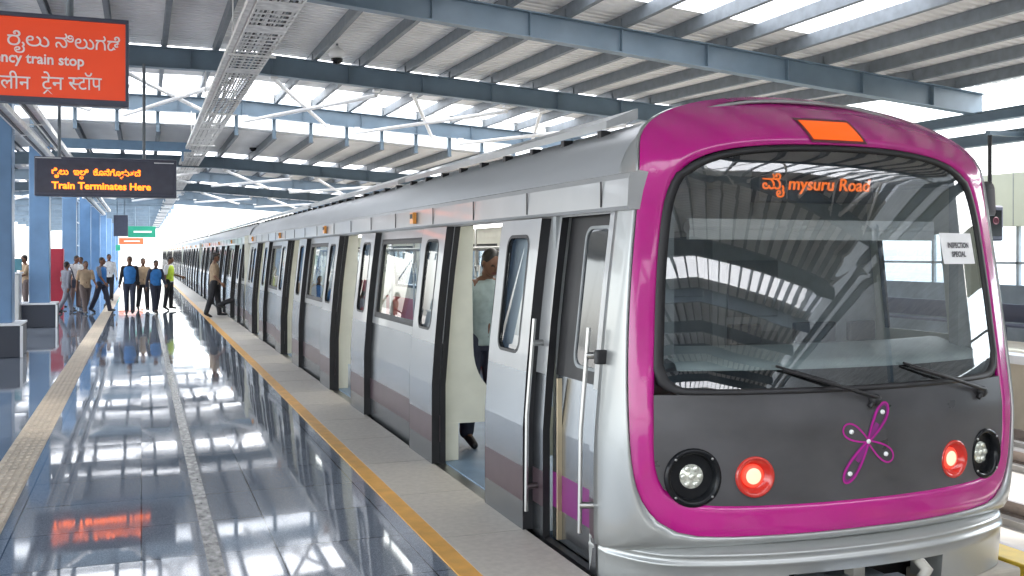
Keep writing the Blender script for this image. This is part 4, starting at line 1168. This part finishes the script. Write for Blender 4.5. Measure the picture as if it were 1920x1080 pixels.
        th0 = wr + d2 * .02 * S - sd_ * .03 * S; th1 = th0 + d2 * .04 * S - sd_ * .028 * S; body.capsule(th0, th1, .014 * S, .012 * S, 6); body.capsule(th1, th1 + d2 * .035 * S, .012 * S, .010 * S, 6)
        if long_sleeve: shirt.capsule(sh, elb, .066 * S, .056 * S, 10); shirt.capsule(elb, elb + d2 * .235 * S, .056 * S, .044 * S, 10)
        else: shirt.capsule(sh, sh + d1 * .235 * S, .068 * S, .062 * S, 10)
        hands.append(wr)
    tr = MB()
    drum(tr, tp, [(-.12, .150 * wide, .115), (-.05, .160 * wide, .122), (.03, .156 * wide, .118), (.06, .150 * wide, .114)])
    sh_ = MB()
    for i in (0, 1):
        hip, knee, ank, toe = J[i]
        body.capsule(hip, knee, .085 * S, .055 * S, 12); body.capsule(knee, ank, .055 * S, .036 * S, 10)
        tr.capsule(hip, knee, .105 * S * wide, .080 * S, 12); tr.capsule(knee, ank + Vector((0, 0, .0)), .080 * S, .066 * S, 12)
        body.capsule(ank, toe, .035 * S, .026 * S, 8)
        heel = ank + (ank - toe).normalized() * .03 * S + Vector((0, 0, -.03 * S))
        sh_.capsule(heel, toe, .046 * S, .036 * S, 10); sh_.capsule(ank + Vector((0, 0, -.01)), heel, .045 * S, .045 * S, 10)
    bo_ = remesh(body, 'body', [SK, EYE, LIP], t, vox * .8)
    inv = Hr.inverted()
    for p in bo_.data.polygons:
        q = inv @ (p.center - hc) / S
        if q.y < -.06 and abs(abs(q.x) - .032) < .014 and abs(q.z - .008) < .008: p.material_index = 1
        if q.y < -.07 and abs(q.x) < .026 and abs(q.z + .062) < .007: p.material_index = 2
    remesh(tr, 'trousers', [pants], t, vox)
    remesh(shirt, 'shirt', [top], t, vox)
    remesh(sh_, 'shoes', [SHOE], t, vox)
    hr = MB(); hr.ell(hc + Hr @ Vector((0, .022, .035)) * S, (.083 * S, .092 * S, .092 * S), 10, Hr); hr.ell(hc + Hr @ Vector((0, .05, -.02)) * S, (.07 * S, .06 * S, .07 * S), 8, Hr)
    remesh(hr, 'hair', [HAIR], t, vox)
    if vest:
        v_ = MB(); drum(v_, tp, [(-.04, .182 * wide, .142), (.12, .172 * wide, .136), (.25, .193 * wide, .146), (.36, .203 * wide, .146), (.43, .185 * wide, .128), (.49, .135 * wide, .105)])
        remesh(v_, 'vest', [vest], t, vox)
    if cap:
        c_ = MB(); c_.ell(hc + Hr @ Vector((0, .005, .085)) * S, (.092 * S, .105 * S, .045 * S), 10, Hr); c_.ell(hc + Hr @ Vector((0, -.10, .062)) * S, (.065 * S, .05 * S, .012 * S), 8, Hr)
        remesh(c_, 'cap', [cap], t, vox * .8)
    return t
KH = mixm('khaki cloth', (.36, .26, .17)); DK = mixm('dark trousers', (.018, .018, .022)); NV = mixm('navy trousers', (.03, .035, .06)); BV = mixm('blue vest', (.02, .17, .48), .6)
WH = mixm('white shirt cloth', (.62, .63, .64)); GY = mixm('grey cloth', (.20, .21, .25)); HV = mixm('hi-viz vest', (.45, .62, .04), .6); BR = mixm('brown trousers', (.12, .09, .085)); PT = mixm('pale teal shirt', (.34, .42, .42)); CP = mixm('khaki cap cloth', (.05, .04, .035))
def place(px, pyfeet):
    zc = HC * F / (pyfeet - 475); xc = (px - 960) / F * zc
    return (xc * CT + zc * ST, zc * CT - xc * ST, 0)
WALK = ((22, 8), (-16, 18)); WALK2 = ((-18, 20), (24, 6)); STAND = ((3, 4), (-5, 4))
SW = ((-18, 8, 15), (20, 8, 22)); SW2 = ((22, 8, 25), (-16, 8, 12)); REST = ((2, 9, 14), (4, 9, 18))
person('person in khaki uniform shirt standing behind the blue column at the left edge', place(47, 588), -60, 1.76, STAND, ((25, 8, 50), (5, 8, 15)), top=KH, pants=BR)
person('person in grey clothes carrying a shoulder bag beside the red cabinet', place(124, 587), 128, 1.64, WALK, SW2, top=GY, pants=GY, long_sleeve=True)
X_, Y_, _ = place(124, 587)
t = thing('shoulder_bag', 'dark shoulder bag carried by the person in grey clothes', 'bag', (X_ + .24, Y_ - .05, .78))
b = MB(); b.box(X_ + .17, X_ + .30, Y_ - .20, Y_ + .12, .78, 1.05); b.build('bag_body', NV, t, bevel=.03)
b = MB(); b.tube([(X_ + .235, Y_ - .17, 1.04), (X_ + .17, Y_ - .06, 1.30), (X_ + .12, Y_ - .03, 1.42), (X_ + .17, Y_ + .02, 1.30), (X_ + .235, Y_ + .09, 1.04)], .015, 8); b.build('strap', NV, t)
person('person in white shirt and brown trousers standing with the group left of the tactile strip', place(142, 580), 48, 1.74, STAND, ((18, 12, 70), (5, 9, 18)), head=10, top=WH, pants=BR)
person('person in khaki shirt and brown trousers walking left of the striding blue vest', place(160, 588), 20, 1.68, WALK2, SW2, top=KH, pants=BR)
person('person in blue vest striding to the right across the tactile strip', place(190, 586), 62, 1.74, ((18, 5), (-16, 9)), SW, top=GY, pants=NV, vest=BV)
person('person in white shirt half hidden behind the striding blue vest', place(204, 566), 15, 1.78, STAND, REST, top=WH, pants=DK, long_sleeve=True)
person('person in blue vest walking towards the camera, nearest the middle of the platform', place(243, 590), -4, 1.74, ((14, 16), (-10, 6)), ((-10, 7, 12), (12, 10, 20)), top=DK, pants=NV, vest=BV, long_sleeve=True)
person('person in khaki shirt walking between the two blue vests', place(268, 582), 10, 1.74, WALK, SW, top=KH, pants=DK)
person('person in blue vest walking beside the yellow green vest', place(292, 588), 18, 1.64, ((-12, 10), (16, 14)), ((14, 8, 30), (-12, 12, 8)), top=NV, pants=NV, vest=BV, long_sleeve=True)
person('person in yellow green high visibility vest standing near the train', place(317, 582), 62, 1.73, STAND, ((10, 14, 65), (-4, 10, 10)), head=12, top=WH, pants=DK, vest=HV)
person('person in khaki shirt and cap walking at the platform edge along the train', place(402, 595), 78, 1.84, ((10, 3), (-11, 6)), ((-8, 8, 12), (10, 8, 30)), top=KH, pants=DK, cap=CP)
person('person in dark shirt half hidden behind the grey clothed person with the bag', place(113, 580), 95, 1.70, STAND, REST, top=DK, pants=BR)
person('person in pale grey shirt far behind the white shirted person', place(152, 567), -20, 1.76, WALK, REST, top=PT, pants=NV)
X_, Y_, _ = place(437, 600)
person('person in dark clothes stepping into the train through an open door', (X_ + .28, Y_ + 1.0, 0.01), 92, 1.7, ((12, 8), (-28, 42)), REST, bend=6, top=DK, pants=DK, long_sleeve=True)
person('person in pale shirt and dark trousers bending forward inside the nearest open door', (3.02, 8.98, .016), 14, 1.86, ((6, 6), (-4, 4)), ((14, 8, 18), (10, 10, 20)), bend=10, head=18, top=PT, pants=NV, long_sleeve=True, vox=.011)
